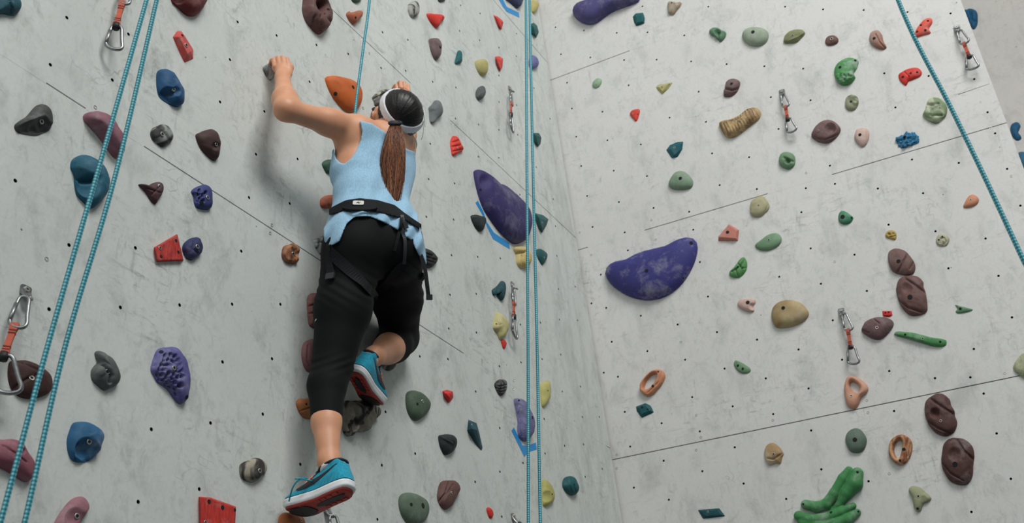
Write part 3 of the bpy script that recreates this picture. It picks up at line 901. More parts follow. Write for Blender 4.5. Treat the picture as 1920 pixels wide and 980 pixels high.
H('C2','dark teal leaf hold right of the rope level with the yellow cluster',(24,84,84),.45,[(787,440),(810,435),(840,450),(853,470),(845,500),(825,525),(805,500),(790,470)],b=[(832,482,.6)],chalk=.06)
H('C2','mustard yellow lumpy hold behind the double rope',(204,180,112),.6,[(658,430),(680,420),(720,422),(735,440),(760,470),(767,500),(755,535),(730,545),(700,540),(680,510),(675,470)],f=[('g',[(672,465),(700,455),(735,450)],10,.4),('g',[(715,470),(722,540)],8,.3)],chalk=.2)
H('C2','dark teal bow-shaped hold left of the long quickdraw',(28,76,84),.6,[(540,665),(575,640),(605,612),(620,625),(622,660),(612,715),(600,723),(578,700),(572,680),(552,697)],ctr=(595,665),f=[('g',[(578,640),(580,700)],8,.35)],chalk=.12)
H('C2','pale yellow hooked hold left of the long quickdraw',(200,190,124),.6,[(550,840),(565,790),(590,800),(620,830),(637,865),(630,905),(605,935),(590,938),(570,900),(547,875)],o=[(567,852,.7)],f=[('g',[(560,830),(595,855),(600,930)],9,.35)],chalk=.2)
H('C3','tiny red drop hold hanging below the pale yellow hooked hold',(222,50,42),.6,[(573,-5),(590,-12),(608,10),(600,35),(588,38),(578,15)],chalk=.04)
H('C2','black ribbed hold sticking out behind the right hip of the climber',(42,44,42),.55,[(140,440),(165,430),(200,445),(235,480),(243,500),(225,530),(195,543),(165,530),(140,500)],f=[('g',[(150,465),(232,492)],6,.3),('g',[(150,485),(228,508)],6,.3),('g',[(150,505),(215,528)],6,.3),('g',[(160,448),(215,470)],6,.3)],chalk=.15)
H('C3','small black and grey hold with wavy ribs above the purple tentacle hold',(104,106,106),.6,[(538,230),(560,207),(590,203),(610,215),(610,250),(598,280),(580,295),(560,280),(545,255)],o=[(600,232,.8)],st='streak',col2=(40,42,42),f=[('g',[(545,232),(570,240),(605,232)],4,.25),('g',[(548,248),(575,256),(605,248)],4,.25),('g',[(556,265),(580,270),(600,265)],4,.25)],chalk=.1)
ribs53 = [('g',[(650,345+i*13),(672,338+i*13),(690,350+i*13)],3,.22) for i in range(7)] + [('g',[(672,445+i*13),(695,440+i*13),(715,455+i*13)],3,.2) for i in range(6)]
H('C3','lilac ribbed tentacle hold behind the rope with blue tape below',(104,102,150),.6,[(643,315),(665,307),(700,325),(720,365),(740,390),(760,430),(757,500),(740,535),(710,540),(680,520),(668,480),(670,430),(655,370)],o=[(745,410,1.1),(672,318,.7)],ctr=(706,430),f=ribs53+[('d',680,395,22,.3)],chalk=.25)
H('C3','pale yellow sliver hold just right of the double rope',(186,180,104),.5,[(785,240),(800,222),(830,210),(843,215),(848,260),(845,300),(825,340),(802,356),(790,320)],o=[(828,265,.6)],chalk=.15)
H('C3','smooth moss green rounded triangle hold right of the climbing shoes',(74,98,74),.5,[(57,310),(65,275),(95,263),(140,275),(180,310),(198,340),(190,375),(160,410),(120,430),(90,415),(65,370)],b=[(150,322)],o=[(123,337,.9)],amp=.015,chalk=.12)
H('C3','small red nugget hold right of the moss green triangle',(224,40,36),.6,[(258,265),(285,258),(318,268),(322,300),(305,325),(290,335),(272,310)],kind='facet',top=[(275,280),(302,278),(300,305)],o=[(304,293,.8)],chalk=.04)
H('C3','long dark teal pyramid hold pointing down near the bottom centre',(24,74,86),.55,[(400,418),(445,437),(462,490),(480,580),(473,598),(440,560),(392,480)],kind='facet',top=[(418,470),(445,478)],b=[(418,450,.6)],chalk=.1)
H('C3','small black ridged dome hold left of the teal pyramid',(36,44,48),.6,[(236,510),(260,502),(310,502),(335,525),(340,555),(325,590),(300,610),(272,612),(250,580),(238,545)],o=[(322,542,1.3)],f=[('g',[(240,510),(320,555)],6,-.2)],chalk=.04)
H('C3','reddish brown creased hold near the bottom centre',(106,70,64),.5,[(235,790),(250,760),(280,750),(330,752),(352,775),(355,800),(330,850),(300,900),(270,908),(240,880),(228,840)],b=[(307,817,.8)],f=[('g',[(300,755),(280,820),(240,870)],7,.25),('g',[(320,770),(270,850)],5,.15)],chalk=.12)
H('C3','big smooth sage green hold cut by the bottom edge',(94,114,94),.48,[(20,850),(40,822),(80,816),(130,830),(175,860),(190,900),(185,940),(160,980),(120,1000),(80,990),(50,960),(25,910)],o=[(90,880),(153,886,1.5)],amp=.015,chalk=.25)
H('C3','tiny red pill hold near the bottom edge left of the rope',(222,46,38),.6,[(495,905),(510,895),(530,910),(537,940),(525,957),(508,945)],chalk=.04)
H('C3','olive yellow dished hold low right of the double rope',(180,174,96),.5,[(795,755),(815,750),(845,775),(868,825),(862,865),(840,885),(815,893),(797,870)],f=[('d',825,835,32,.5)],o=[(852,825,.6)],chalk=.15)
H('C3','dark teal ribbed knob hold low beside the inner corner',(18,88,94),.7,[(905,775),(915,740),(945,727),(970,735),(990,770),(1000,800),(985,830),(950,828),(920,805)],o=[(972,772,.6)],f=[('g',[(935,735),(965,825)],5,.15),('g',[(955,732),(985,815)],5,.15)],chalk=.06)
H('C1','navy hold cut by the top edge above the blue tape',(44,54,94),.5,[(610,-10),(640,10),(685,48),(700,40),(715,10),(720,-30),(660,-40),(610,-30)],chalk=.08)
H('C1','yellow olive hold at the top beside the inner corner',(184,172,104),.6,[(755,20),(765,0),(790,2),(805,25),(800,55),(775,75),(760,55)],chalk=.15)
H('C1','dark teal faceted hold at the top right of the double rope',(24,92,90),.5,[(755,135),(775,123),(795,140),(805,180),(790,212),(760,185)],kind='facet',top=[(770,145),(788,160),(784,190)],chalk=.06)
H('C1','lilac hold behind the double rope below the top teal facet',(104,104,160),.6,[(745,340),(760,308),(785,320),(805,350),(800,375),(770,387),(748,370)],o=[(788,352,.6)],chalk=.1)
H('C1','dark teal hold right of the double rope above the indigo volume',(20,84,82),.5,[(770,738),(805,738),(820,765),(815,800),(800,820),(775,790)],kind='facet',top=[(785,752),(806,762),(797,795)],chalk=.06)
H('B2','orange brown hold peeking out left of the harness belt',(186,96,62),.65,[(415,165),(430,145),(465,133),(500,140),(510,200),(450,210),(420,200)],f=[('g',[(450,140),(470,205)],8,.2)],chalk=.15)
H('B2','rough orange and brown rock hold on the panel joint left of the hips',(176,112,72),.7,[(205,440),(220,415),(260,410),(300,425),(310,450),(300,510),(270,517),(225,505),(203,475)],b=[(265,462)],st='streak',col2=(104,66,44),amp=.2,f=[('d',265,462,40,.3),('g',[(270,425),(300,500)],7,.2)],chalk=.15)
H('B2','grey white carved hold peeking out left of the hips',(188,190,186),.65,[(378,385),(400,372),(450,357),(500,360),(500,470),(440,478),(400,440),(385,410)],st='marble',col2=(86,88,86),f=[('g',[(400,400),(470,390)],7,.2)],chalk=.3)
H('B2','reddish brown grooved hold behind the left thigh',(130,80,74),.5,[(342,720),(360,685),(400,680),(430,700),(430,870),(365,868),(348,820)],f=[('g',[(340,755),(400,740)],6,.4),('g',[(345,795),(400,785)],6,.35)],chalk=.15)
H('B3','reddish mauve hold behind the left knee',(138,90,90),.5,[(302,70),(310,20),(335,-5),(390,0),(390,160),(345,165),(315,130)],f=[('g',[(345,20),(340,100),(365,150)],7,.2)],chalk=.15)
H('B3','orange brown hold peeking out left of the calf',(180,106,56),.65,[(272,330),(290,308),(350,308),(380,320),(380,410),(335,418),(305,400),(285,370)],o=[(330,338,.6)],f=[('g',[(300,375),(350,355)],6,.25)],chalk=.1)
H('B3','large grey and black marbled rock hold under the raised shoe',(148,140,124),.6,[(510,330),(550,315),(640,320),(700,340),(728,380),(720,410),(690,440),(660,480),(620,490),(590,485),(560,512),(535,500),(518,450),(512,390)],st='marble',col2=(44,42,40),amp=.2,f=[('d',590,440,45,.4),('g',[(600,350),(620,430),(590,480)],10,.3)],chalk=.2)
H('B3','grey and black marbled hold right of the raised ankle',(160,160,152),.55,[(732,120),(750,100),(790,80),(820,85),(825,110),(810,140),(785,160),(750,150)],st='marble',col2=(48,48,46))
# ------- right wall
H('D1','long indigo sausage hold cut by the top edge on the right wall',(76,72,128),.6,[(98,70),(115,35),(160,15),(220,0),(300,-25),(400,-60),(470,-60),(475,-5),(440,18),(380,40),(320,65),(270,100),(230,130),(190,140),(150,130),(110,100)],q=.6,amp=.015,ctr=(240,50),chalk=.25)
H('D1','small dark teal square faceted hold near the top of the right wall',(18,92,94),.4,[(432,92),(450,72),(493,68),(503,100),(500,132),(455,148),(440,125)],kind='facet',top=[(450,88),(485,84),(490,118),(456,128)],chalk=.06)
H('D1','small beige horned hold at the top of the right wall',(166,150,128),.7,[(630,15),(645,5),(665,10),(705,10),(700,35),(680,60),(660,85),(635,80),(630,50)],o=[(652,15,.8)],f=[('d',680,12,16,.4),('g',[(665,20),(650,75)],7,.3)],chalk=.2)
H('D1','small green three-lobed hold left of the pale green oval',(86,130,96),.7,[(860,170),(885,152),(915,155),(930,168),(955,180),(950,210),(925,235),(905,220),(890,205),(870,195)],f=[('d',905,178,20,.7),('g',[(905,178),(912,225)],7,.4)],chalk=.2)
H('D1','pale green oval hold with one bolt hole near the top right',(150,164,142),.6,[(1043,195),(1060,165),(1100,150),(1150,152),(1185,170),(1193,200),(1180,235),(1145,258),(1100,258),(1060,235)],o=[(1104,178,1.6)],amp=.02,chalk=.35)
H('E1','olive leaf-shaped hold right of the pale green oval',(130,136,94),.6,[(-32,230),(-25,200),(0,175),(40,162),(75,165),(88,185),(70,210),(40,238),(0,243),(-25,242)],b=[(18,197)],f=[('g',[(0,225),(50,205),(85,180)],6,-.2)],chalk=.15)
H('D1','small light green oval hold beside the inner corner',(146,178,142),.6,[(210,470),(218,450),(240,435),(258,438),(263,455),(250,482),(230,492),(213,488)],b=[(232,468,.6)],chalk=.15)
H('D1','olive yellow triangular facet hold near the inner corner',(180,174,112),.35,[(560,485),(575,470),(662,455),(640,490),(597,530),(568,500)],kind='facet',top=[(580,485),(630,470),(600,508)],b=[(597,485,.8)],o=[(637,468,.5)],chalk=.15)
H('D1','small red rounded triangle hold near the inner corner',(226,64,48),.5,[(418,635),(435,612),(473,608),(470,645),(455,677),(435,660)],b=[(437,633,.7)],o=[(463,637,.5)],chalk=.06)
H('D1','dark teal drop hold with a sharp corner above the green dome',(16,94,104),.4,[(618,835),(640,805),(680,788),(717,785),(712,830),(685,875),(650,883),(630,860)],kind='facet',top=[(645,830),(680,808),(700,803),(695,835),(668,862)],b=[(667,822,.9)],chalk=.06)
H('D1','mauve brown skull-like hold above the tan ridged hold',(110,84,82),.65,[(945,500),(955,460),(980,440),(1010,437),(1033,455),(1028,490),(1010,520),(980,540),(945,540),(940,520)],o=[(985,466,1.3)],b=[(991,474,.6)],f=[('g',[(948,490),(985,500),(1020,490)],8,.4)],chalk=.12)
rb = [('g',[(935+i*14.5-12,742-i*9.2-46),(935+i*14.5+26,742-i*9.2+30)],4.0,.16) for i in range(14)]
H('D1','tan caterpillar hold with many ridges left of a quickdraw',(196,164,114),.62,[(915,690),(960,680),(1030,650),(1090,605),(1130,598),(1150,625),(1140,660),(1090,700),(1040,740),(1000,765),(960,768),(935,740)],b=[(1022,675,.9)],st='streak',col2=(150,116,76),f=rb,q=.6,amp=.02,chalk=.15)
H('P','green dimpled hold below the quickdraw on the right wall',(110,148,110),.7,[(1460,300),(1464,288),(1476,284),(1490,292),(1490,310),(1478,318),(1464,312)],f=[('d',1476,301,6,.7),('g',[(1470,295),(1486,302)],3,.3)],chalk=.2)
H('D2','grey green half dome hold in the middle of the right wall',(122,150,122),.6,[(633,75),(645,45),(665,15),(695,0),(725,5),(755,30),(772,60),(765,92),(735,105),(680,108),(645,98)],o=[(700,42,1.5)],amp=.02,chalk=.25)
H('D2','yellow grey shell hold on the right wall panel joint',(178,172,134),.55,[(1088,200),(1100,165),(1130,145),(1165,142),(1195,185),(1190,220),(1150,255),(1110,258),(1090,235)],b=[(1135,192,.8)],f=[('g',[(1165,145),(1185,190),(1165,250)],6,.2)],chalk=.2)
H('D2','salmon faceted wedge hold with a dark bolt hole',(206,128,112),.42,[(910,365),(950,335),(970,295),(1028,330),(1022,392),(910,393)],kind='facet',top=[(918,368),(952,345),(974,304),(1012,332),(1008,376)],o=[(963,342,1.4)],chalk=.25)
H('D2','grey green leaf hold right of the salmon wedge',(114,152,114),.45,[(1115,415),(1150,385),(1190,355),(1240,347),(1265,375),(1255,410),(1220,435),(1180,447),(1135,440)],b=[(1192,385)],amp=.02,chalk=.2)
H('D2','bright green shell hold with carved segments',(90,150,88),.55,[(973,568),(1000,540),(1030,495),(1055,480),(1072,510),(1068,555),(1040,590),(1010,598),(980,590)],o=[(1020,535,.8)],f=[('g',[(985,560),(1030,530),(1060,490)],6,.35),('g',[(1015,510),(1040,540),(1070,540)],6,.3),('g',[(1005,545),(1020,590)],6,.3),('g',[(1040,540),(1038,585)],6,.3)],chalk=.3)
H('D2','pale pink hooked hold left of the beige dome',(208,172,160),.6,[(1018,740),(1035,715),(1080,710),(1115,715),(1120,735),(1108,755),(1110,785),(1070,783),(1030,765)],o=[(1075,733,1.6)],f=[('d',1098,755,20,.4)],chalk=.3)
H('P','beige brown dome hold left of the lower right quickdraw',(188,166,120),.55,[(1446,590),(1450,575),(1462,565),(1480,562),(1500,566),(1514,580),(1517,590),(1508,602),(1490,611),(1470,615),(1455,614),(1448,602)],o=[(1468.5,577,1.5)],st='two',col2=(150,120,76),amp=.02,chalk=.3)
H('D2','huge indigo half-moon volume on the right wall with chalk on top',(58,56,132),.42,[(280,575),(290,540),(330,512),(400,497),(470,460),(560,435),(640,415),(710,378),(760,370),(790,390),(797,440),(780,510),(740,590),(690,650),(620,700),(540,722),(460,715),(390,690),(330,650),(295,612)],o=[(760,402,1.6),(285,574,.9),(512,556,1.6),(717,598,.8)],amp=.01,ctr=(540,560),chalk=.45)
H('D3','long orange loop hold with an oval finger hole',(212,142,104),.5,[(460,245),(475,210),(510,172),(545,153),(580,153),(598,180),(590,215),(560,255),(530,285),(500,298),(470,280)],kind='ring',inner=[(482,245),(495,210),(525,180),(553,175),(550,200),(530,235),(505,256),(488,258)],o=[(528,238,1.1),(560,162,.7)],f=[('g',[(575,165),(560,215),(500,275)],5,.3)],chalk=.15)
H('D3','dark teal arrow-shaped hold below the orange loop',(16,84,92),.4,[(436,350),(490,330),(520,345),(538,385),(500,392),(470,415),(440,375)],kind='facet',top=[(455,358),(490,345),(515,372),(470,392)],o=[(472,355,1.0),(502,366,.7)],chalk=.06)
H('D3','small green half-moon hold with two bolt holes',(106,146,106),.45,[(972,105),(985,102),(1030,125),(1060,150),(1050,170),(1015,173),(985,155),(968,125)],o=[(990,130,1.0),(1016,147,1.0)],amp=.02,chalk=.1)
H('D3','beige rock hold with a brown vein below the lower joint',(204,184,150),.6,[(1130,600),(1145,562),(1180,548),(1215,570),(1238,605),(1230,625),(1222,660),(1195,660),(1160,668),(1138,640)],b=[(1183,608)],st='two',col2=(168,134,92),f=[('g',[(1150,630),(1180,635),(1225,605)],6,.3)],chalk=.25)
H('D3','dark teal parallelogram hold at the bottom of the right wall',(14,76,86),.3,[(770,908),(890,898),(925,945),(800,960)],kind='facet',top=[(790,915),(880,908),(900,935),(812,942)],b=[(828,920,.8)],chalk=.06)
H('E1','small dark brown oval hold with a pale bolt',(110,74,66),.6,[(198,230),(212,203),(245,195),(270,210),(272,235),(245,252),(210,253)],b=[(236,217,1.3)],chalk=.1)
H('E1','brown swirled hold with a pointed tail near the top',(160,110,92),.6,[(445,215),(455,180),(490,168),(515,190),(525,230),(542,265),(520,278),(485,268),(455,245)],o=[(472,213,1.3)],st='two',col2=(190,168,158),f=[('g',[(480,190),(500,230),(535,270)],6,.25)],chalk=.2)
bub = [('b',x,y,16,.36) for x,y in ((270,425),(295,410),(320,412),(345,410),(275,448),(300,435),(325,440),(348,432),(295,460),(320,462),(340,452))]
H('E1','bright green bubbly hold with a chalky white top',(76,148,84),.5,[(250,405),(265,360),(310,328),(350,320),(385,335),(380,375),(360,410),(368,435),(340,468),(300,478),(265,455)],o=[(283,374,1.3),(367,337,1.1)],f=bub,chalk=.75)
H('E1','small grey green mottled oval hold above the brown two-hole hold',(156,156,128),.6,[(310,575),(320,540),(350,525),(380,540),(385,580),(365,612),(335,618),(315,600)],st='marble',col2=(106,118,84),o=[(343,565,1)],f=[('d',365,550,20,.3)],chalk=.2)
H('E1','mauve brown oval hold with a big thumb pocket',(116,86,84),.6,[(123,750),(145,705),(190,672),(240,670),(275,695),(287,725),(265,765),(220,797),(170,795),(135,775)],b=[(160,728,.8)],f=[('d',228,712,34,.75),('g',[(130,765),(200,775),(275,745)],5,.2)],chalk=.15)
H('E1','pale pink oval hold left of the blue crinkled hold',(204,172,160),.6,[(363,755),(375,720),(410,710),(440,722),(445,765),(430,805),(405,820),(380,800),(366,780)],o=[(393,750,1.3)],f=[('g',[(430,715),(435,790)],5,.2)],chalk=.2)
H('E1','red hold with several bolt holes behind the right rope',(232,84,66),.45,[(690,215),(705,165),(730,130),(760,102),(790,100),(797,125),(778,160),(788,185),(750,198),(710,210)],o=[(733,140,1),(772,116,.9),(757,168,1),(712,176,1)],chalk=.2)
H('E1','bright red comma-shaped hold left of the right rope',(222,52,42),.42,[(607,420),(625,400),(670,380),(715,377),(738,400),(730,425),(690,445),(665,455),(648,478),(620,455)],o=[(632,428,1),(676,407,.9),(712,402,.9)],ctr=(665,420),f=[('g',[(640,400),(665,425),(662,455)],6,.25)],chalk=.1)
H('E1','pale green carved face hold beside the right rope',(182,190,158),.55,[(743,640),(760,600),(770,560),(800,540),(845,550),(878,590),(875,640),(850,670),(815,690),(770,670)],b=[(838,598,.8)],st='marble',col2=(122,144,104),f=[('d',795,600,26,.5),('g',[(770,580),(830,575)],8,.3),('g',[(790,640),(850,640)],8,.25)],chalk=.2)
H('E1','bright blue crinkled hold above the right panel joint',(42,122,166),.5,[(595,770),(625,755),(680,738),(710,745),(722,775),(715,795),(670,815),(625,825),(600,800)],o=[(643,764,1.2)],amp=.3,frq=60,f=[('g',[(600+i*18,815),(612+i*18,745)],4,.25) for i in range(7)],chalk=.15)
H('E1','blue lobed hold on the far wall at the top right',(30,100,146),.7,[(965,60),(985,52),(1010,48),(1045,65),(1050,110),(1045,145),(1025,165),(1000,130)],wall='F',f=[('g',[(1010,60),(1015,110),(1045,115)],10,.4)],chalk=.06)
H('E1','blue curved hold on the far wall beside the free edge',(30,100,146),.7,[(1230,720),(1240,690),(1270,680),(1288,700),(1275,740),(1293,770),(1270,785),(1245,765)],wall='F',f=[('d',1285,735,16,.4)],chalk=.06)
H('E1','light blue hold on the far wall at the right edge of the photo',(60,122,156),.6,[(1275,850),(1310,845),(1345,870),(1345,930),(1310,940),(1280,900)],wall='F',chalk=.06)
H('E2','dark green heart-like hold on the right wall',(60,134,96),.6,[(272,250),(285,225),(310,225),(340,245),(357,263),(340,292),(305,300),(278,285)],o=[(297,256,1.7),(347,261,.8)],chalk=.2)
H('E2','small mustard pitted hold above the brown creased hold',(184,156,80),.6,[(535,355),(550,333),(580,332),(597,352),(592,385),(560,380),(540,370)],f=[('d',555,352,11,.6),('d',578,350,9,.4),('g',[(560,368),(590,360)],4,.4)],chalk=.1)
H('E2','small beige round hold with a carved spiral',(182,178,150),.55,[(815,390),(825,360),(850,350),(880,360),(892,385),(880,415),(850,423),(825,412)],b=[(857,394,.6)],o=[(852,366,.7),(832,384,.7)],f=[('g',[(838,400),(842,375),(862,372),(872,392),(862,408)],5,.35)],chalk=.2)
H('E2','mauve brown creased hold above the largest brown hold',(118,86,82),.55,[(550,490),(555,450),(590,432),(640,442),(670,470),(700,520),(698,565),(670,582),(620,580),(580,565),(558,530)],o=[(608,503,1.5)],f=[('g',[(660,460),(635,500),(605,560)],6,.3),('g',[(690,505),(670,545)],5,.3)],chalk=.15)
H('E2','large reddish brown tortoise-like hold in the stack of brown holds',(112,78,74),.5,[(595,650),(610,605),(660,583),(710,585),(745,615),(748,645),(760,680),(770,750),(765,785),(730,805),(680,808),(640,780),(610,730),(598,690)],o=[(672,702,1.8)],f=[('g',[(640,595),(700,635),(758,680)],8,.3),('g',[(605,715),(660,760),(735,785)],7,.3),('d',655,650,32,.35)],chalk=.15)
H('E2','tiny red block hold on top of the mauve nut-like hold',(222,46,44),.4,[(515,778),(570,778),(577,805),(555,818),(518,810)],kind='facet',top=[(523,785),(562,785),(566,802),(526,804)],o=[(535,790,.7),(553,787,.7)],chalk=.1)
H('E2','mauve brown nut-like hold right of the lower right quickdraw',(110,82,82),.6,[(402,880),(425,840),(480,815),(530,815),(570,830),(582,855),(560,895),(520,935),(480,940),(435,920),(408,900)],b=[(488,873,1.1)],f=[('g',[(405,885),(440,900)],5,.2),('g',[(470,825),(500,850)],6,.2)],chalk=.25)
H('E2','long bright green bar hold with three bolt holes',(68,142,76),.5,[(583,910),(600,893),(650,898),(720,908),(800,930),(870,940),(877,960),(865,978),(810,980),(760,965),(680,940),(610,922)],b=[(743,934,.9)],o=[(645,912,.9),(840,952,.9)],q=.6,ctr=(735,938),amp=.08,chalk=.3)
H('E2','small green dart-shaped hold near the right edge',(92,140,100),.45,[(923,745),(960,755),(1022,773),(990,788),(940,795),(925,785),(935,768)],o=[(952,768,1.1)],chalk=.15)
H('E2','small salmon orange hold beside the right rope',(210,138,106),.55,[(968,195),(985,160),(1005,135),(1030,132),(1055,155),(1048,185),(1010,205),(975,207)],b=[(1010,159,.8)],chalk=.15)
H('E3','pinkish orange triangular loop hold on the lower panel joint',(214,154,126),.5,[(296,240),(310,200),(335,182),(370,195),(410,220),(428,255),(415,280),(390,300),(375,345),(350,367),(320,355),(302,310)],kind='ring',inner=[(327,235),(337,217),(360,222),(381,250),(376,276),(355,273),(337,258)],b=[(334,293,.9)],chalk=.15)
H('E3','dark sage green round dome hold below the lower joint',(94,116,98),.6,[(302,530),(315,490),(350,468),(385,475),(415,515),(418,550),(400,590),(365,603),(325,590)],o=[(354,530,1.6)],amp=.015,chalk=.12)
H('E3','orange and cream striped loop hold beside the brown stack',(212,156,112),.5,[(535,580),(550,530),(585,505),(625,505),(660,535),(665,585),(645,640),(605,667),(565,650),(540,620)],kind='ring',inner=[(566,590),(577,547),(600,531),(613,545),(606,590),(598,626),(581,628)],o=[(620,581,1.1),(598,642,.9)],st='streak',col2=(140,80,48),f=[('g',[(640,520),(625,580),(625,640)],5,.3),('g',[(655,550),(640,620)],5,.3)],chalk=.1)
H('E3','dark brown segmented hold above its darker twin',(92,60,56),.55,[(730,350),(745,315),(790,282),(830,282),(865,310),(875,345),(893,375),(895,400),(908,440),(890,490),(850,512),(800,500),(760,460),(735,405)],b=[(818,428,.9)],f=[('g',[(765,310),(830,355),(895,395)],8,.3),('g',[(740,420),(800,465),(870,495)],7,.3),('d',787,385,30,.55),('g',[(850,310),(862,345)],8,.2)],chalk=.12)
H('E3','darkest brown segmented hold at the lower right',(86,54,50),.55,[(825,600),(835,550),(875,522),(940,525),(985,560),(1000,610),(995,670),(990,730),(965,770),(920,775),(870,755),(835,705),(820,650)],o=[(895,662,1.7)],f=[('g',[(905,530),(945,590),(998,640)],8,.3),('g',[(830,660),(870,710),(940,750)],6,.25),('d',890,605,38,.35)],chalk=.25)
H('E3','big bright green tentacle hold cut by the bottom edge',(62,140,76),.6,None,kind='worms',worms=[
  [(88,880,24),(150,893,27),(200,878,27),(245,820,27),(290,740,26),(322,695,20)],
  [(225,920,10),(270,880,18),(310,820,30),(355,765,38),(368,712,30)],
  [(52,942,26),(120,962,27),(200,952,26),(280,920,24),(345,886,16)],
  [(70,975,24),(160,992,26),(240,985,26),(320,958,26),(368,922,18)]],o=[(75,878,.8),(368,705,1),(373,917,.8),(225,922,1)],chalk=.45)
H('E3','olive grey forked hold near the bottom right',(156,160,122),.6,[(645,800),(665,780),(705,787),(740,815),(768,845),(755,865),(725,880),(712,915),(690,920),(675,895),(665,850)],b=[(697,835,1)],o=[(693,902,.9)],f=[('d',725,850,20,.2)],chalk=.25)
H('E3','cream and green swirled hold cut by the right edge',(184,182,150),.5,[(1208,140),(1230,95),(1268,62),(1320,60),(1330,130),(1320,220),(1268,200),(1235,175)],st='streak',col2=(84,146,76),chalk=.15)
# ---------------------------------------------------------------- ropes
def rope_material():
    m, nt, b = new_mat('teal_rope_sheath')
    uv = nt.nodes.new('ShaderNodeUVMap').outputs[0]
    sx = nt.nodes.new('ShaderNodeSeparateXYZ'); nt.links.new(uv, sx.inputs[0])
    U, V = sx.outputs[0], sx.outputs[1]          # U around (0..1), V metres along
    def diag(s):
        a = math_n(nt, 'ADD', math_n(nt, 'MULTIPLY', V, 2 * math.pi / 0.015), math_n(nt, 'MULTIPLY', U, s * 2 * math.pi * 2))
        return math_n(nt, 'SINE', a)
    d1, d2 = diag(1), diag(-1)
    pr = math_n(nt, 'ADD', math_n(nt, 'MULTIPLY', math_n(nt, 'MULTIPLY', d1, d2), 0.5), 0.5)
    tc = nt.nodes.new('ShaderNodeTexCoord').outputs['Object']
    base = mix(nt, noise_tex(nt, tc, 60, 2), lin((38, 120, 135)), lin((52, 142, 156)))
    c = mix(nt, ramp(nt, pr, [(0.60, (0, 0, 0)), (0.74, (1, 1, 1))]), base, lin((134, 198, 208)))
    c = mix(nt, ramp(nt, pr, [(0.06, (1, 1, 1)), (0.26, (0, 0, 0))]), c, lin((20, 84, 99)))
    nt.links.new(c, b.inputs['Base Color'])
    b.inputs['Roughness'].default_value = 0.75
    bump(nt, b, pr, 0.6, 0.0012)
    return m
M_ROPE = rope_material()

def cam_depth(y_world, py):
    yc = (490 - py) / FPX
    return y_world / (CT - yc * ST)
def cam_pt(px, py, z):
    return CAM + cam2world(np.array([(px - 960) / FPX * z, (490 - py) / FPX * z, z]))

def rope(label, pts, r=0.0051, down=True):
    P = np.array([cam_pt(x, y, z) for x, y, z in pts])
    P = np.vstack([P[:1] + nrm(P[0] - P[1]) * 1.6, P])          # up to the anchor out of view
    if down:                                                     # down to the mat
        d = nrm(P[-1] - P[-2]); d = nrm(d * 0.5 + np.array([0, 0, -0.5]))
        k = (P[-1][2] - 0.02) / -d[2]
        P = np.vstack([P, P[-1:] + d * k * 0.5, P[-1:] + d * k])
    P = resample(catmull(P, 10), max(8, int(np.linalg.norm(P[0] - P[-1]) / 0.02)), closed=False)
    base = P[-1].copy()
    seg = 12
    v, f = tube_vf(P - base, r, seg)
    o = mesh_obj('climbing_rope', v, f, M_ROPE, loc=base)
    L = np.concatenate([[0], np.cumsum(np.linalg.norm(np.diff(P, axis=0), axis=1))])
    uvl = o.data.uv_layers.new(name='UVMap')
    for p in o.data.polygons:
        vi = list(p.vertices)
        for li, i in zip(p.loop_indices, vi):
            u = (i % seg) / seg
            if u == 0 and any((k % seg) == seg - 1 for k in vi) and len(vi) == 4: u = 1.0
            uvl.data[li].uv = (u, L[i // seg])
    return tag(o, label, 'rope', 'teal climbing ropes')

def rp(pts, y): return [(a, b, cam_depth(y, b)) for a, b in pts]
rope('left strand of the teal rope pair crossing the left side', rp([(360, -300), (275, 0), (181, 330), (89, 650), (2, 975), (-72, 1240)], 1.86))
rope('right strand of the teal rope pair crossing the left side', rp([(362, -300), (294, 0), (216, 330), (122, 650), (46, 980), (-22, 1240)], 1.90))
rope('left strand of the thin teal rope pair hanging near the inner corner', rp([(984, -250), (986, 0), (988, 330), (990, 650), (990.5, 980), (991, 1200)], 3.40))
rope('right strand of the thin teal rope pair hanging near the inner corner', rp([(990, -250), (993, 0), (999.5, 330), (1007, 650), (1013, 980), (1018, 1200)], 3.42))
rope('single teal rope hanging down at the upper right corner', rp([(1592, -280), (1683.7, 0), (1783, 202), (1843.6, 326.5), (1917.6, 485), (2010, 680)], 1.95))
rope('teal rope rising from the harness past the left shoulder of the climber', [(722, -280, cam_depth(3.06, -280)), (693, 0, cam_depth(3.04, 0)), (682, 84, cam_depth(3.03, 84)), (665, 222, cam_depth(3.02, 222)), (668, 300, 3.82), (682, 372, 3.74), (688, 392, 3.73)], down=False)

# ---------------------------------------------------------------- quickdraws
def sling_material():
    m, nt, b = new_mat('red_orange_webbing')
    tc = nt.nodes.new('ShaderNodeTexCoord').outputs['Object']
    c = mix(nt, noise_tex(nt, tc, 55, 4, 0.7), lin((168, 70, 52)), lin((206, 108, 84)))
    nt.links.new(c, b.inputs['Base Color'])
    b.inputs['Roughness'].default_value = 0.85
    bump(nt, b, noise_tex(nt, tc, 400, 2), 0.4, 0.001)
    return m
M_SLING = sling_material()
M_STITCH = simple('dark_stitching', (96, 36, 30), 0.9)
M_RUBBER = simple('black_rubber', (26, 26, 27), 0.6)

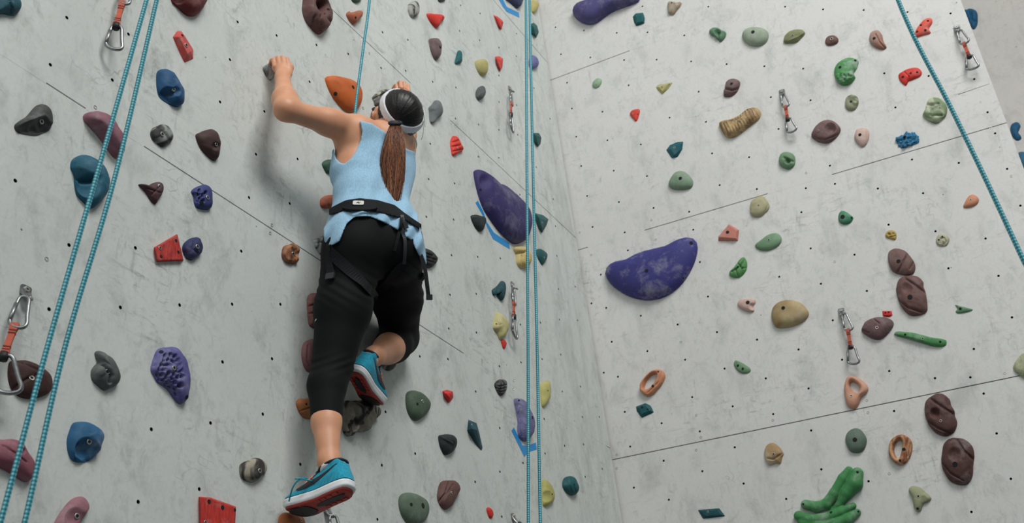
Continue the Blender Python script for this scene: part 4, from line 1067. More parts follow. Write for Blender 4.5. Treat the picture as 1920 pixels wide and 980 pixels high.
CAR = [(0.0, -0.02), (0.015, 0.18), (0.10, 0.33), (0.30, 0.40), (0.62, 0.50), (0.86, 0.60), (0.97, 0.52), (1.0, 0.28), (0.97, -0.02), (0.89, -0.26), (0.76, -0.36), (0.40, -0.29), (0.12, -0.24), (0.02, -0.14)]
def carabiner(name, A, B, side, w, r, parent, gate_side=-1):
    A, B = np.array(A, float), np.array(B, float)
    d = B - A; L = np.linalg.norm(d); d = d / L
    s = nrm(side - np.dot(side, d) * d)
    pts = np.array([A + d * a * L + s * b_ * w for a, b_ in CAR])
    P = resample(catmull(pts, 5, True), 44)
    base = np.array(parent.location)
    v, f = tube_vf(P - base, r, 8, closed=True)
    o = mesh_obj(name, v, f, M_STEEL, parent)
    fix_normals(o)
    g0 = A + d * 0.24 * L - s * 0.285 * w; g1 = A + d * 0.78 * L - s * 0.36 * w
    gv, gf = tube_vf(np.array([g0, (g0 + g1) / 2, g1]) + s * 0.0 - base, r * 1.12, 8)
    g = mesh_obj('gate', gv, gf, M_STEEL, o)
    return o

def quickdraw(label, W, hang, upper, s_top, s_bot, low, has_hanger=True, side=None, off=0.035, w=0.05):
    side = side if side is not None else (W.n * 0.75 + W.u * 0.65 if W is WL else W.u * 0.95 + W.n * 0.3)
    T = lambda p, k=off: W.hit(p[0], p[1], k)
    base = T(hang, 0.0)
    root = empty('quickdraw', base)
    tag(root, label, 'quickdraw', 'quickdraws hanging on the climbing walls')
    if has_hanger: hanger_parts(root, W, hang)
    A0, A1, S0, S1, B1 = T(upper[0], 0.025), T(upper[1]), T(s_top), T(s_bot), T(low)
    up = nrm(A0 - S0)
    carabiner('upper_carabiner', A0 + up * 0.004, S0 - up * 0.012, side, w * 0.72, 0.0046, root)
    # webbing: a tapered flat loop, wider at the two ends
    d = nrm(S1 - S0); sd = nrm(side - np.dot(side, d) * d); nn = np.cross(d, sd)
    v, f = [], []
    st = [(0, .0085, .0046), (.10, .0095, .0050), (.25, .0075, .0036), (.5, .0068, .0032), (.75, .0075, .0036), (.90, .0098, .0052), (1, .0088, .0048)]
    for t, ww, tt in st:
        c = S0 + (S1 - S0) * t
        for a, b_ in ((-1, -1), (1, -1), (1, 1), (-1, 1)): v.append(c + sd * ww * a + nn * tt * b_ - base)
    for i in range(len(st) - 1):
        for k in range(4): f.append((i * 4 + k, i * 4 + (k + 1) % 4, (i + 1) * 4 + (k + 1) % 4, (i + 1) * 4 + k))
    f += [(3, 2, 1, 0), tuple(len(v) - 4 + k for k in range(4))]
    sl = mesh_obj('sling', v, f, M_SLING, root, smooth=False); fix_normals(sl)
    for t in (.22, .30, .70, .78):
        c = S0 + (S1 - S0) * t - base
        vv = [c + sd * .0078 * a + nn * .0042 * b_ + d * .0016 * e for e in (-1, 1) for a, b_ in ((-1, -1), (1, -1), (1, 1), (-1, 1))]
        ff = [(3, 2, 1, 0), (4, 5, 6, 7)] + [(k, (k + 1) % 4, 4 + (k + 1) % 4, 4 + k) for k in range(4)]
        q = mesh_obj('bar_tack', vv, ff, M_STITCH, sl, smooth=False); fix_normals(q)
    kp = [S1 - d * .012 - base, S1 + d * .006 - base]
    v, f = tube_vf(kp, .0105, 10); q = mesh_obj('rubber_keeper', v, f, M_RUBBER, root)
    carabiner('lower_carabiner', S1 - d * 0.006, B1, side, w, 0.0050, root)
    return root

def hanger_parts(root, W, hang):
    base = np.array(root.location)
    e = W.hit(hang[0], hang[1], 0.0)
    # plate with an eye: outline extruded, bent outwards at the eye
    out = [(-.017, .026), (.017, .026), (.02, .01), (.019, -.012), (.014, -.028), (0, -.034), (-.014, -.028), (-.019, -.012), (-.02, .01)]
    P = catmull(np.array(out) * 0.72, 3, True)
    v, f = [], []
    for z in (0, .003):
        for a, b_ in P:
            k = max(0, -b_ - 0.003)
            v.append(e + W.u * a + W.v * b_ + W.n * (.001 + z + k * 1.0) - base)
    n = len(P)
    f = [tuple(range(n, 2 * n)), tuple(reversed(range(n)))] + [(i, (i + 1) % n, n + (i + 1) % n, n + i) for i in range(n)]
    q = mesh_obj('hanger_plate', v, f, M_STEEL, root, smooth=False); fix_normals(q)
    hv, hf = lathe_vf([(.0075, 0), (.0075, .005), (.0065, .006), (.0034, .006), (.003, .003)], 6)
    hw = [e + W.u * a + W.v * (b_ + .009) + W.n * (c + .003) - base for a, b_, c in hv]
    q = mesh_obj('anchor_bolt', hw, hf, M_BOLT, root, smooth=False); fix_normals(q)
    ring = [e + W.v * (-.017) + W.n * .018 + .0075 * (math.cos(t) * (W.v * .6 - W.n * .5) * 1.2 + math.sin(t) * W.u) - base for t in np.linspace(0, 2 * math.pi, 20, endpoint=False)]
    v, f = tube_vf(ring, .0035, 8, closed=True)
    q = mesh_obj('hanger_eye', v, f, M_STEEL, root); fix_normals(q)

def cps(c, *pts): return [cp(c, p) for p in pts]
a = cps('A1', (712, -95), (708, -80), (686, 0), (682, 8), (645, 150), (618, 272))
quickdraw('orange quickdraw hanging from above the top left edge', WL, a[0], (a[1], a[2]), a[3], a[4], a[5], w=.046)
quickdraw('orange quickdraw at the far left edge beside the brown hold', WL, (46, 550), ((44, 558), (30, 606)), (29, 606), (6, 670), (10, 738), w=.054)
a = cps('C1', (640, 500), (646, 510), (650, 568), (650, 568), (647, 640), (652, 722))
quickdraw('short quickdraw high up left of the double rope', WL, a[0], (a[1], a[2]), a[3], a[4], a[5], w=.05, side=WL.u * .95 - WL.n * .2)
a = cps('C2', (655, 642), (660, 652), (663, 725), (663, 725), (664, 815), (668, 922))
quickdraw('longer quickdraw in the middle beside the pale yellow hooked hold', WL, a[0], (a[1], a[2]), a[3], a[4], a[5], w=.05, side=WL.u * .95 - WL.n * .1)
a = cps('D1', (1268, 518), (1268, 528), (1284, 588), (1284, 588), (1298, 668), (1318, 738))
quickdraw('quickdraw right of the tan caterpillar hold', WR, a[0], (a[1], a[2]), a[3], a[4], a[5], w=.055)
a = cps('E1', (935, 162), (945, 176), (970, 236), (970, 236), (1003, 318), (1014, 388))
quickdraw('quickdraw at the top right beside the free wall edge', WR, a[0], (a[1], a[2]), a[3], a[4], a[5], w=.060)
a = cps('E2', (292, 788), (302, 800), (325, 880), (325, 880), (342, 985), (352, 1078))
quickdraw('quickdraw right of the beige brown dome hold', WR, a[0], (a[1], a[2]), a[3], a[4], a[5], w=.058)

def lone_hanger(label, p):
    root = empty('bolt_hanger', WL.hit(*p))
    hanger_parts(root, WL, p)
    e = WL.hit(*p); base = np.array(root.location)
    d = -WL.v
    carabiner('quick_link', e + WL.n * .022 + d * .018, e + WL.n * .03 + d * .075, WL.n * .5 + WL.u * .8, .036, .0048, root)
    return tag(root, label, 'hanger', 'steel hangers at the bottom edge')
lone_hanger('steel hanger and link behind the heel of the lower shoe', (612, 958))
lone_hanger('small steel hanger at the bottom edge left of the double rope', (962, 972))

# ---------------------------------------------------------------- blue tape stuck on the left wall
M_TAPE = simple('blue_tape', (22, 132, 196), 0.5, 0, 0.05, 30)
def tape(label, c, pts):
    Q = [cp(c, p) for p in pts]
    B = WL.uv(WL.hits(Q)); cen = B.mean(0)
    n = len(B)
    v = [(p[0] - cen[0], p[1] - cen[1], z) for z in (0.0001, 0.0012) for p in B]
    f = [tuple(range(n, 2 * n)), tuple(reversed(range(n)))] + [(i, (i + 1) % n, n + (i + 1) % n, n + i) for i in range(n)]
    o = mesh_obj('tape_strip', v, f, M_TAPE, smooth=False)
    bm = bmesh.new(); bm.from_mesh(o.data)
    bmesh.ops.triangulate(bm, faces=[g for g in bm.faces if len(g.verts) > 4]); bmesh.ops.recalc_face_normals(bm, faces=bm.faces)
    bm.to_mesh(o.data); bm.free()
    place_on(o, WL, WL.pt(cen[0], cen[1]))
    tag(o, label, 'tape', 'blue tape marks on the left wall')
tape('bright blue tape strip along the indigo whale volume', 'C2', [(449, 178), (462, 168), (492, 225), (512, 285), (552, 345), (636, 402), (640, 436), (547, 380), (515, 315), (490, 250)])
tape('bright blue check-mark tape below the lilac tentacle hold', 'C3', [(631, 482), (644, 464), (690, 562), (716, 562), (762, 546), (768, 582), (722, 597), (700, 623), (688, 598)])
tape('bright blue tape strip at the top edge below the navy hold', 'C1', [(575, -10), (598, -12), (622, 38), (690, 70), (694, 98), (622, 65), (600, 35)])
# ---------------------------------------------------------------- the climber
def S(px, py, z):                   # point in camera axes (right, up, depth), metres
    return np.array([(px - 960) / FPX * z, (490 - py) / FPX * z, z])
def sw(p):                          # camera axes -> world
    return CAM + cam2world(np.asarray(p, float))

def skin_material():
    m, nt, b = new_mat('skin')
    tc = nt.nodes.new('ShaderNodeTexCoord').outputs['Object']
    c = mix(nt, noise_tex(nt, tc, 14, 4, 0.6), lin((198, 139, 105)), lin((222, 166, 131)))
    c = mix(nt, math_n(nt, 'MULTIPLY', noise_tex(nt, tc, 160, 3, 0.6), 0.25), c, lin((180, 112, 88)))
    nt.links.new(c, b.inputs['Base Color'])
    b.inputs['Roughness'].default_value = 0.5
    b.inputs['Subsurface Weight'].default_value = 0.12
    b.inputs['Subsurface Radius'].default_value = (0.02, 0.008, 0.004)
    b.inputs['Subsurface Scale'].default_value = 0.5
    bump(nt, b, noise_tex(nt, tc, 420, 2), 0.12, 0.0006)
    return m
def cloth_material(name, c0, c1, rough=0.85, weave=500, sheen=0.2):
    m, nt, b = new_mat(name)
    tc = nt.nodes.new('ShaderNodeTexCoord').outputs['Object']
    w = noise_tex(nt, mapping(nt, tc, (1, 1, 0.25)), weave, 3, 0.6)
    c = mix(nt, ramp(nt, w, [(0.35, (0, 0, 0)), (0.65, (1, 1, 1))]), lin(c0), lin(c1))
    nt.links.new(c, b.inputs['Base Color'])
    b.inputs['Roughness'].default_value = rough
    b.inputs['Sheen Weight'].default_value = sheen
    b.inputs['Specular IOR Level'].default_value = 0.2
    b.inputs['Sheen Roughness'].default_value = 0.5
    bump(nt, b, w, 0.25, 0.0008)
    return m
def hair_material(name, dark, light, scale, rough=0.38):
    m, nt, b = new_mat(name)
    uv = nt.nodes.new('ShaderNodeUVMap').outputs[0]
    w = noise_tex(nt, mapping(nt, uv, scale), 1.0, 5, 0.65, 0.15)
    if 'tail' in name:
        sx = nt.nodes.new('ShaderNodeSeparateXYZ'); nt.links.new(uv, sx.inputs[0])
        tip = ramp(nt, sx.outputs[1], [(0.0, (0, 0, 0)), (0.35, (1, 1, 1))])
        lc = mix(nt, tip, lin((66, 40, 26)), lin(light))
    else:
        lc = lin(light)
    c = mix(nt, ramp(nt, w, [(0.38, (0, 0, 0)), (0.64, (1, 1, 1))]), lin(dark), lc)
    nt.links.new(c, b.inputs['Base Color'])
    b.inputs['Roughness'].default_value = rough
    b.inputs['Specular IOR Level'].default_value = 0.4
    bump(nt, b, w, 0.5, 0.002)
    return m
M_SKIN = skin_material()
M_TANK = cloth_material('light_blue_jersey', (138, 177, 204), (160, 197, 220), 0.9, 380, 0.1)
M_LEG = cloth_material('black_legging_fabric', (7, 8, 10), (12, 13, 15), 0.8, 600, 0.0)
M_WEB = cloth_material('black_webbing', (13, 14, 16), (25, 27, 30), 0.75, 500, 0.0)
M_HAIR = hair_material('dark_hair', (6, 6, 6), (27, 24, 23), (95, 1.5, 1), 0.42)
M_TAIL = hair_material('ponytail_hair', (58, 33, 22), (158, 96, 58), (48, 1.0, 1), 0.45)
M_BAND = cloth_material('white_headband_fabric', (212, 214, 218), (232, 233, 236), 0.9, 300, 0.2)
M_SHOE = cloth_material('teal_shoe_mesh', (22, 132, 160), (42, 160, 186), 0.75, 260, 0.1)
M_SHOE2 = simple('dark_teal_trim', (16, 40, 54), 0.7)
M_MID = simple('white_midsole_foam', (226, 228, 230), 0.6, 0, 0.03)
M_OUT = simple('red_outsole_rubber', (156, 44, 36), 0.6, 0, 0.12, 60)
M_OUT2 = simple('black_outsole_rubber', (30, 24, 24), 0.6)
M_LACE = simple('teal_lace', (36, 150, 172), 0.8)
M_LACE2 = simple('orange_lace_loop', (226, 120, 92), 0.8)
M_LOGO = simple('black_emblem', (18, 22, 28), 0.6)
M_PATCH = simple('white_woven_patch', (214, 214, 208), 0.8)
M_SOCK = simple('white_sock', (220, 222, 224), 0.9)
M_GREYD = simple('charcoal_plastic', (40, 43, 46), 0.5)

# joints: pixel where the photo shows them + depth in metres
LS, LE, LW = S(655, 241, 3.67), S(536, 205, 3.47), S(530, 147, 3.66)
RS, RE, RW = S(752, 270, 3.85), S(764, 226, 4.08), S(757, 186, 4.32)
LHP, LK, LA = S(662, 476, 3.48), S(622, 690, 3.29), S(617, 866, 3.07)
RHP, RK, RA = S(740, 480, 3.58), S(750, 632, 3.88), S(701, 668, 3.52)
HD = S(751, 213, 3.80)
hf = nrm((-0.66, 0.30, 0.69))                       # where the face points
hu0 = np.array([0.05, 0.86, -0.50]); hu = nrm(hu0 - np.dot(hu0, hf) * hf)
hs = np.cross(hf, hu); hs = hs if hs[0] < 0 else -hs  # towards her left ear
RH = np.stack([hs, hu, hf])
I3 = np.eye(3)

PR = []                                              # (tags, kind, args, blend)
def cone(tags, a, b, ra, rb, k=0.03): PR.append((tags, 'c', (a, b, ra, rb), k))
def ell(tags, c, R, rad, k=0.03): PR.append((tags, 'e', (c, R, rad), k))

# torso
cone('torso', S(704, 292, 3.76), S(694, 372, 3.63), .092, .080)
cone('torso', S(676, 282, 3.71), S(674, 372, 3.58), .076, .070)
cone('torso', S(738, 300, 3.83), S(716, 384, 3.66), .074, .068)
cone('torso', S(674, 372, 3.58), S(670, 440, 3.50), .070, .082)
cone('torso', S(716, 384, 3.66), S(738, 440, 3.58), .068, .082)
cone('torso', S(692, 372, 3.63), S(700, 440, 3.56), .080, .10)
cone('shoulder', S(668, 250, 3.69), S(722, 262, 3.77), .046, .062)
cone('shoulder', S(722, 262, 3.77), S(748, 274, 3.83), .062, .048)
cone('torso', S(655, 268, 3.67), S(660, 320, 3.64), .036, .060)   # lat / armpit fold
cone('torso', S(690, 270, 3.72), S(690, 320, 3.68), .055, .06)     # shoulder blade
cone('skin', S(728, 262, 3.80), S(744, 236, 3.80), .052, .048)     # neck
# head
ell('head', HD, RH, (.067, .074, .074), .02)
ell('skin', HD + hf * .032 - hu * .045, RH, (.050, .058, .052), .03)
cone('skin', HD + hf * .074 - hu * .012, HD + hf * .087 - hu * .036, .009, .013, .012)   # nose
cone('skin', HD + hf * .072 - hu * .066 - hs * .018, HD + hf * .072 - hu * .066 + hs * .018, .0075, .0075, .01)  # lips
cone('skin', HD + hf * .068 + hu * .012 - hs * .045, HD + hf * .068 + hu * .012 + hs * .045, .009, .009, .02)  # brow
ell('skin', HD + hs * .068 - hu * .022 - hf * .004, RH, (.010, .030, .019), .006)        # left ear
ell('skin', HD - hs * .068 - hu * .022 - hf * .004, RH, (.010, .030, .019), .006)
ell('skin', S(709, 226, 3.83), I3, (.030, .036, .036), .02)
ell('skin', S(699.5, 218, 3.795), I3, (.0095, .018, .012), .004)
# left arm (image left)
cone('skin', LS, LS + (LE - LS) * .35, .048, .041)
cone('skin', LS + (LE - LS) * .30, LE, .041, .033)
cone('skin', LE, LE + (LW - LE) * .30, .033, .036)
cone('skin', LE + (LW - LE) * .30, LW, .036, .0225)
cone('skin', S(676, 244, 3.69), S(656, 262, 3.66), .046, .046)
# left hand: back of the hand to the camera, fingers folded over the hold
cone('skin', LW, S(528, 131, 3.695), .0235, .0225, .015)
cone('skin', S(517.5, 127, 3.702), S(538, 126, 3.698), .0145, .0145, .010)
for i, (x, y) in enumerate(((514.0, 112), (522.4, 108.5), (530.8, 108), (539, 111))):
    kx = S(x + 1, y + 13, 3.692)
    m1 = S(x - 1, y, 3.712)
    m2 = S(x - 5, y + 1, 3.742); tp_ = S(x - 8, y + 11, 3.755)
    cone('skin', kx, m1, .0086, .0080, .002); cone('skin', m1, m2, .0080, .0074, .002); cone('skin', m2, tp_, .0074, .0066, .002)
cone('skin', S(540, 138, 3.68), S(544, 126, 3.705), .0145, .012, .01); cone('skin', S(544, 126, 3.705), S(538, 117, 3.73), .0115, .0088, .006)
# right arm and hand, reaching up behind the head
cone('skin', RS, RS + (RE - RS) * .4, .045, .040)
cone('skin', RS + (RE - RS) * .4, RE, .040, .034)
cone('skin', RE, RE + (RW - RE) * .3, .036, .037); cone('skin', RE + (RW - RE) * .3, RW, .037, .0245)
cone('skin', RW, S(757, 178, 4.38), .023, .022, .012)
cone('skin', S(748, 175, 4.39), S(764, 175, 4.40), .013, .013, .008)
for i, (x, y) in enumerate(((743.5, 161), (750.5, 155.5), (758, 157), (765.5, 162))):
    kx = S(x + 1, y + 9, 4.39); m1 = S(x - 0.5, y - 2, 4.405); m2 = S(x - 4, y + 1, 4.43); tp_ = S(x - 7, y + 6, 4.445)
    cone('skin', kx, m1, .0078, .0074, .002); cone('skin', m1, m2, .0074, .0070, .002); cone('skin', m2, tp_, .0070, .0064, .002)
cone('skin', S(744, 178, 4.39), S(740, 168, 4.42), .012, .009, .006)
# pelvis and legs
cone('leg', S(680, 432, 3.53), S(728, 436, 3.58), .105, .10)
ell('leg', S(667, 466, 3.455), I3, (.094, .092, .092), .04)
ell('leg', S(736, 468, 3.53), I3, (.090, .095, .092), .04)
cone('leg', LHP, S(643, 580, 3.38), .090, .079, .035); cone('leg', S(643, 580, 3.38), LK, .079, .056, .03)
cone('leg', LK, S(613, 722, 3.245), .054, .0505, .02); cone('leg', S(613, 722, 3.245), S(612, 792, 3.16), .0505, .0395, .02)
cone('leg2', S(612, 792, 3.16), LA, .0405, .0290, .02); cone('leg2', LA, S(626, 893, 3.035), .0285, .024, .02)
cone('leg2', S(626, 900, 3.03), S(590, 922, 3.062), .022, .020, .02)
cone('leg', RHP, S(745, 560, 3.74), .088, .078, .035); cone('leg', S(745, 560, 3.74), RK, .078, .060, .03)
cone('leg', RK, S(738, 646, 3.76), .060, .056, .02); cone('leg', S(738, 646, 3.76), S(726, 655, 3.665), .056, .047, .02)
cone('leg2', S(730, 653, 3.69), RA, .048, .031, .02); cone('leg2', RA, S(684, 684, 3.475), .030, .024, .02)
cone('leg2', S(684, 690, 3.475), S(698, 720, 3.54), .022, .018, .02)

def poly_sdf(X, Y, poly):
    P = np.array(poly, np.float32); n = len(P)
    d = np.full(X.shape, 1e9, np.float32); inside = np.zeros(X.shape, bool)
    for i in range(n):
        a, b = P[i], P[(i + 1) % n]
        ex, ey = b - a
        wx, wy = X - a[0], Y - a[1]
        t = np.clip((wx * ex + wy * ey) / (ex * ex + ey * ey), 0, 1)
        d = np.minimum(d, (wx - t * ex) ** 2 + (wy - t * ey) ** 2)
        c = (a[1] > Y) != (b[1] > Y)
        inside ^= c & (X < (b[0] - a[0]) * (Y - a[1]) / (b[1] - a[1] + 1e-12) + a[0])
    return np.where(inside, -1, 1) * np.sqrt(d)

def build_field(tags, off=0.0, vx=0.004, box=None):
    sel = [p for p in PR if p[0] in tags]
    lo, hi = np.full(3, 1e9), np.full(3, -1e9)
    for _, kd, a, k in sel:
        if kd == 'c':
            r = max(a[2], a[3]); q = [a[0], a[1]]
        else:
            r = max(a[2]); q = [a[0]]
        for p in q: lo = np.minimum(lo, p - r); hi = np.maximum(hi, p + r)
    lo -= 0.012 + off; hi += 0.012 + off
    if box is not None: lo = np.maximum(lo, box[0]); hi = np.minimum(hi, box[1])
    F = Field(lo, hi, vx)
    for _, kd, a, k in sel:
        if kd == 'c': F.cone(*a, k=k)
        else: F.ell(*a, k=k)
    if off: F.A -= off
    return F

def grid(F):
    return np.meshgrid(*[(F.lo[i] + F.vx * np.arange(F.n[i])).astype(np.float32) for i in range(3)], indexing='ij', sparse=True)

def px_of(X, Y, Z):
    return 960 + FPX * X / Z, 490 - FPX * Y / Z

ALL_BODY = ('torso', 'shoulder', 'skin', 'head', 'leg', 'leg2')
ROOT_C = S(612, 905, 3.06)
ROOT_W = sw(ROOT_C)

def relax(V, Fc, it=2):
    n = len(V)
    e = np.vstack([Fc[:, [0, 1]], Fc[:, [1, 2]], Fc[:, [2, 3]], Fc[:, [3, 0]]])
    for _ in range(it):
        acc = np.zeros_like(V); cnt = np.zeros(n)
        for a, b in ((0, 1), (1, 0)):
            for ax in range(3): acc[:, ax] += np.bincount(e[:, a], V[e[:, b], ax], n)
            cnt += np.bincount(e[:, a], minlength=n)
        V = 0.5 * V + 0.5 * acc / np.maximum(cnt, 1)[:, None]
    return V

def field_obj(name, F, mat, parent=None, it=1):
    V, Fc = surface_nets(F.A, F.lo, F.vx)
    V = relax(V, Fc, it)
    W_ = sw(V) - ROOT_W
    o = mesh_obj(name, W_, Fc, mat, parent, loc=ROOT_W if parent is None else (0, 0, 0))
    fix_normals(o)
    return o

F = build_field(ALL_BODY, 0, 0.0034)
person = field_obj('person', F, M_SKIN, it=1)
tag(person, 'person in a light blue tank top and black leggings climbing the left wall', 'person')
for e in (-1, 1):                                    # eyes
    c = HD + hf * .068 - hu * .006 + hs * .030 * e
    v, f = lathe_vf([(.0115 * math.cos(a), .0115 * math.sin(a)) for a in np.linspace(-1.4, 1.4, 7)], 12)
    ev = [sw(c + hs * p[0] + hu * p[1] + hf * p[2]) - ROOT_W for p in v]
    mesh_obj('eye', ev, f, M_PATCH, person)

# leggings
F = build_field(('leg',), .004, 0.004)
X, Y, Z = grid(F)
PX, PY = px_of(X, Y, Z)
def plane_cut(F, X, Y, Z, c, d, R=0.11):
    d = nrm(d)
    pl = (X - c[0]) * d[0] + (Y - c[1]) * d[1] + (Z - c[2]) * d[2]
    near = (X - c[0]) ** 2 + (Y - c[1]) ** 2 + (Z - c[2]) ** 2 < R * R
    F.A = np.where(near, np.maximum(F.A, pl.astype(np.float32)), F.A)
plane_cut(F, X, Y, Z, S(612, 789, 3.165), LA - LK)
plane_cut(F, X, Y, Z, S(731, 652, 3.69), RA - RK, 0.08)
F.A = np.maximum(F.A, ((402 - PY) * 0.0017).astype(np.float32))
# soft wrinkles behind the knees and at the seat
F.A += (0.0016 * np.sin((PY + 0.35 * PX) * 0.42) * np.exp(-((PY - 682) / 16.0) ** 2) * (PX < 680)).astype(np.float32)
F.A += (0.0015 * np.sin((PY - 0.6 * PX) * 0.33) * np.exp(-((PY - 540) / 30.0) ** 2)).astype(np.float32)
leggings = field_obj('leggings', F, M_LEG, person, it=1)

# tank top: loose shirt over the torso with a deep left armhole and a hem that hangs below the belt
TANK = [(674, 226), (697, 231), (720, 246), (742, 264), (764, 280), (778, 284), (780, 310), (778, 345), (782, 385), (784, 410), (790, 436), (797, 462), (801, 500), (789, 486),
        (772, 452), (744, 430), (716, 415), (690, 405), (664, 407), (650, 420), (643, 436), (637, 452), (617, 463), (608, 452), (606, 420), (604, 370), (606, 330), (612, 306), (620, 286), (626, 278),
        (630, 297), (637, 305), (646, 307), (657, 298), (667, 284), (676, 264), (679, 248), (677, 236)]
F = build_field(('torso', 'shoulder', 'leg', 'skin'), .011, 0.0033, (S(595, 510, 3.3) - .05, S(810, 215, 4.05) + .03))
X, Y, Z = grid(F)
PX, PY = px_of(X, Y, Z)
fold = 0.0036 * np.sin(0.16 * PX + 0.035 * PY + 1.5 * np.sin(PY * 0.02)) * np.clip((PY - 300) / 70, 0, 1) + 0.002 * np.sin(0.09 * PX - 0.13 * PY + 2) * np.clip((330 - PY) / 50, 0, 1)
hemw = 0.005 * np.sin(0.20 * PX + 0.12 * PY) * np.clip((PY - 395) / 25, 0, 1)
F.A = (F.A + fold * np.clip((PY - 255) / 60, 0.15, 1) + hemw).astype(np.float32)
cut = poly_sdf(np.broadcast_to(PX, F.A.shape), np.broadcast_to(PY, F.A.shape), TANK) * (Z / FPX)
F.A = np.maximum(F.A, cut.astype(np.float32))
tank = field_obj('tank_top', F, M_TANK, person, it=4)

# harness belt
BELT = [(617, 391), (626, 386), (648, 375), (675, 371), (709, 375), (740, 384), (758, 398), (772, 408), (790, 420), (790, 432), (768, 418), (752, 409), (734, 405), (709, 398), (690, 395), (660, 396), (640, 397), (626, 402), (617, 403)]
F = build_field(('torso', 'leg'), .017, 0.0036, (S(600, 430, 3.35) - .03, S(790, 360, 3.95) + .03))
X, Y, Z = grid(F)
PX, PY = px_of(X, Y, Z)
cut = poly_sdf(np.broadcast_to(PX, F.A.shape), np.broadcast_to(PY, F.A.shape), BELT) * (Z / FPX)
F.A = np.maximum(F.A, cut.astype(np.float32))
belt = field_obj('harness_belt', F, M_WEB, person, it=3)

# hair cap, headband
F = build_field(('head',), .010, 0.003)
X, Y, Z = grid(F)
def hd(v): return (X - HD[0]) * v[0] + (Y - HD[1]) * v[1] + (Z - HD[2]) * v[2]
face = hd(hf)
upv = hd(hu)
F.A = np.maximum(F.A, (face - (0.030 + 0.55 * (upv - 0.0))).astype(np.float32))
F.A = np.maximum(F.A, (-(upv + 0.070)).astype(np.float32))
tie = nrm(S(741, 229, 3.70) - HD)
ta = nrm(np.cross(tie, (0.2, 1, 0.1))); tb = np.cross(tie, ta)
phi_h = np.arctan2(hd(tb), hd(ta))
F.A += (0.0006 * np.sin(phi_h * 41) + 0.0005 * np.sin(phi_h * 67 + 1) + 0.0004 * np.sin(phi_h * 17 + 2)).astype(np.float32)
hair = field_obj('hair', F, M_HAIR, person, it=1)
uvl = hair.data.uv_layers.new(name='UVMap')
hv_ = np.array([v.co[:] for v in hair.data.vertices]) + ROOT_W - sw(HD)
wt, wa, wb = cam2world(tie), cam2world(ta), cam2world(tb)
hu_ = np.arctan2(hv_ @ wb, hv_ @ wa) / (2 * math.pi) + 0.5
hw_ = np.arccos(np.clip((hv_ @ wt) / np.linalg.norm(hv_, axis=1), -1, 1)) / math.pi
for lp_ in hair.data.loops: uvl.data[lp_.index].uv = (hu_[lp_.vertex_index], hw_[lp_.vertex_index])
F = build_field(('head',), .0140, 0.003)
X, Y, Z = grid(F)
bn = nrm((-0.475, -0.462, 0.753))
F.A = np.maximum(F.A, (np.abs(hd(bn) + 0.022) - 0.0135).astype(np.float32))
headband = field_obj('headband', F, M_BAND, person, it=1)

# ponytail: bundle with a ridged cross-section plus loose strands
TP = [(741, 226, 3.675, 8), (741, 233, 3.66, 8.5), (741, 243, 3.645, 12), (740, 262, 3.63, 17), (738, 290, 3.612, 21), (736, 320, 3.592, 21.5), (735, 345, 3.572, 19.5), (735, 362, 3.556, 15.5), (736, 376, 3.545, 10), (737, 384, 3.54, 2)]
cen = catmull(np.array([np.append(S(a, b, c), r / FPX * c) for a, b, c, r in TP]), 6)
cen = resample(cen, 70, closed=False)
seg = 72
ph = rng.uniform(0, 6.28, 6)
v, f = [], []
for i, q in enumerate(cen):
    t = i / (len(cen) - 1)
    for k in range(seg):
        a = 2 * math.pi * k / seg
        rg = 1 + 0.07 * math.sin(9 * a + ph[0] + 2 * t) + 0.06 * math.sin(17 * a + ph[1] - 3 * t) + 0.04 * math.sin(29 * a + ph[2])
        rr = q[3] * rg
        v.append(sw(q[:3] + np.array([math.cos(a) * rr, 0.12 * math.sin(a) * rr, math.sin(a) * rr * 0.62])) - ROOT_W)
for i in range(len(cen) - 1):
    for k in range(seg):
        k2 = (k + 1) % seg
        f.append((i * seg + k, i * seg + k2, (i + 1) * seg + k2, (i + 1) * seg + k))
ponytail = mesh_obj('ponytail', v, f, M_TAIL, person)
fix_normals(ponytail)
uvl = ponytail.data.uv_layers.new(name='UVMap')
for p in ponytail.data.polygons:
    ks = [i % seg for i in p.vertices]
    for li, i in zip(p.loop_indices, p.vertices):
        k = i % seg
        uvl.data[li].uv = ((1.0 if k == 0 and seg - 1 in ks else k / seg), (i // seg) / (len(cen) - 1))
parts, uvs = [], []
for q in range(300):
    a0 = rng.uniform(0, 2 * math.pi); rr = rng.uniform(.86, 1.08); dx = rng.normal(0, .007); ex = rng.uniform(0, .026)
    i0 = rng.integers(4, 24); i1 = rng.integers(50, 69)
    P_ = []
    for i in range(i0, i1, 4):
        c = cen[i]; a = a0 + 0.25 * math.sin(i * .10 + q)
        s_ = max(rr * (1 + 0.02 * math.sin(i * .3 + q)), .5)
        w_ = max(c[3], .010)
        P_.append(c[:3] + np.array([math.cos(a) * w_ * s_ + dx * (i / 70) ** 2, -ex * (i / 70) ** 3, -abs(math.sin(a)) * w_ * .64 * s_]))
    if len(P_) > 2:
        tv = tube_vf(np.array([sw(p) - ROOT_W for p in P_]), np.linspace(.0011, .0004, len(P_)), 4)
        parts.append(tv); uu = rng.uniform()
        uvs += [(uu, 0.08 + 0.92 * (i0 + 4 * (k // 4)) / 70) for k in range(len(tv[0]))]
v, f = merge_vf(parts)
st = mesh_obj('loose_strands', v, f, M_TAIL, ponytail); st['kind'] = 'stuff'
uvl = st.data.uv_layers.new(name='UVMap')
for lp_ in st.data.loops: uvl.data[lp_.index].uv = uvs[lp_.vertex_index]
ring = [sw(S(741, 230.5, 3.66) + np.array([math.cos(t) * .0185, .005 * math.sin(t), math.sin(t) * .0135])) - ROOT_W for t in np.linspace(0, 2 * math.pi, 24, endpoint=False)]
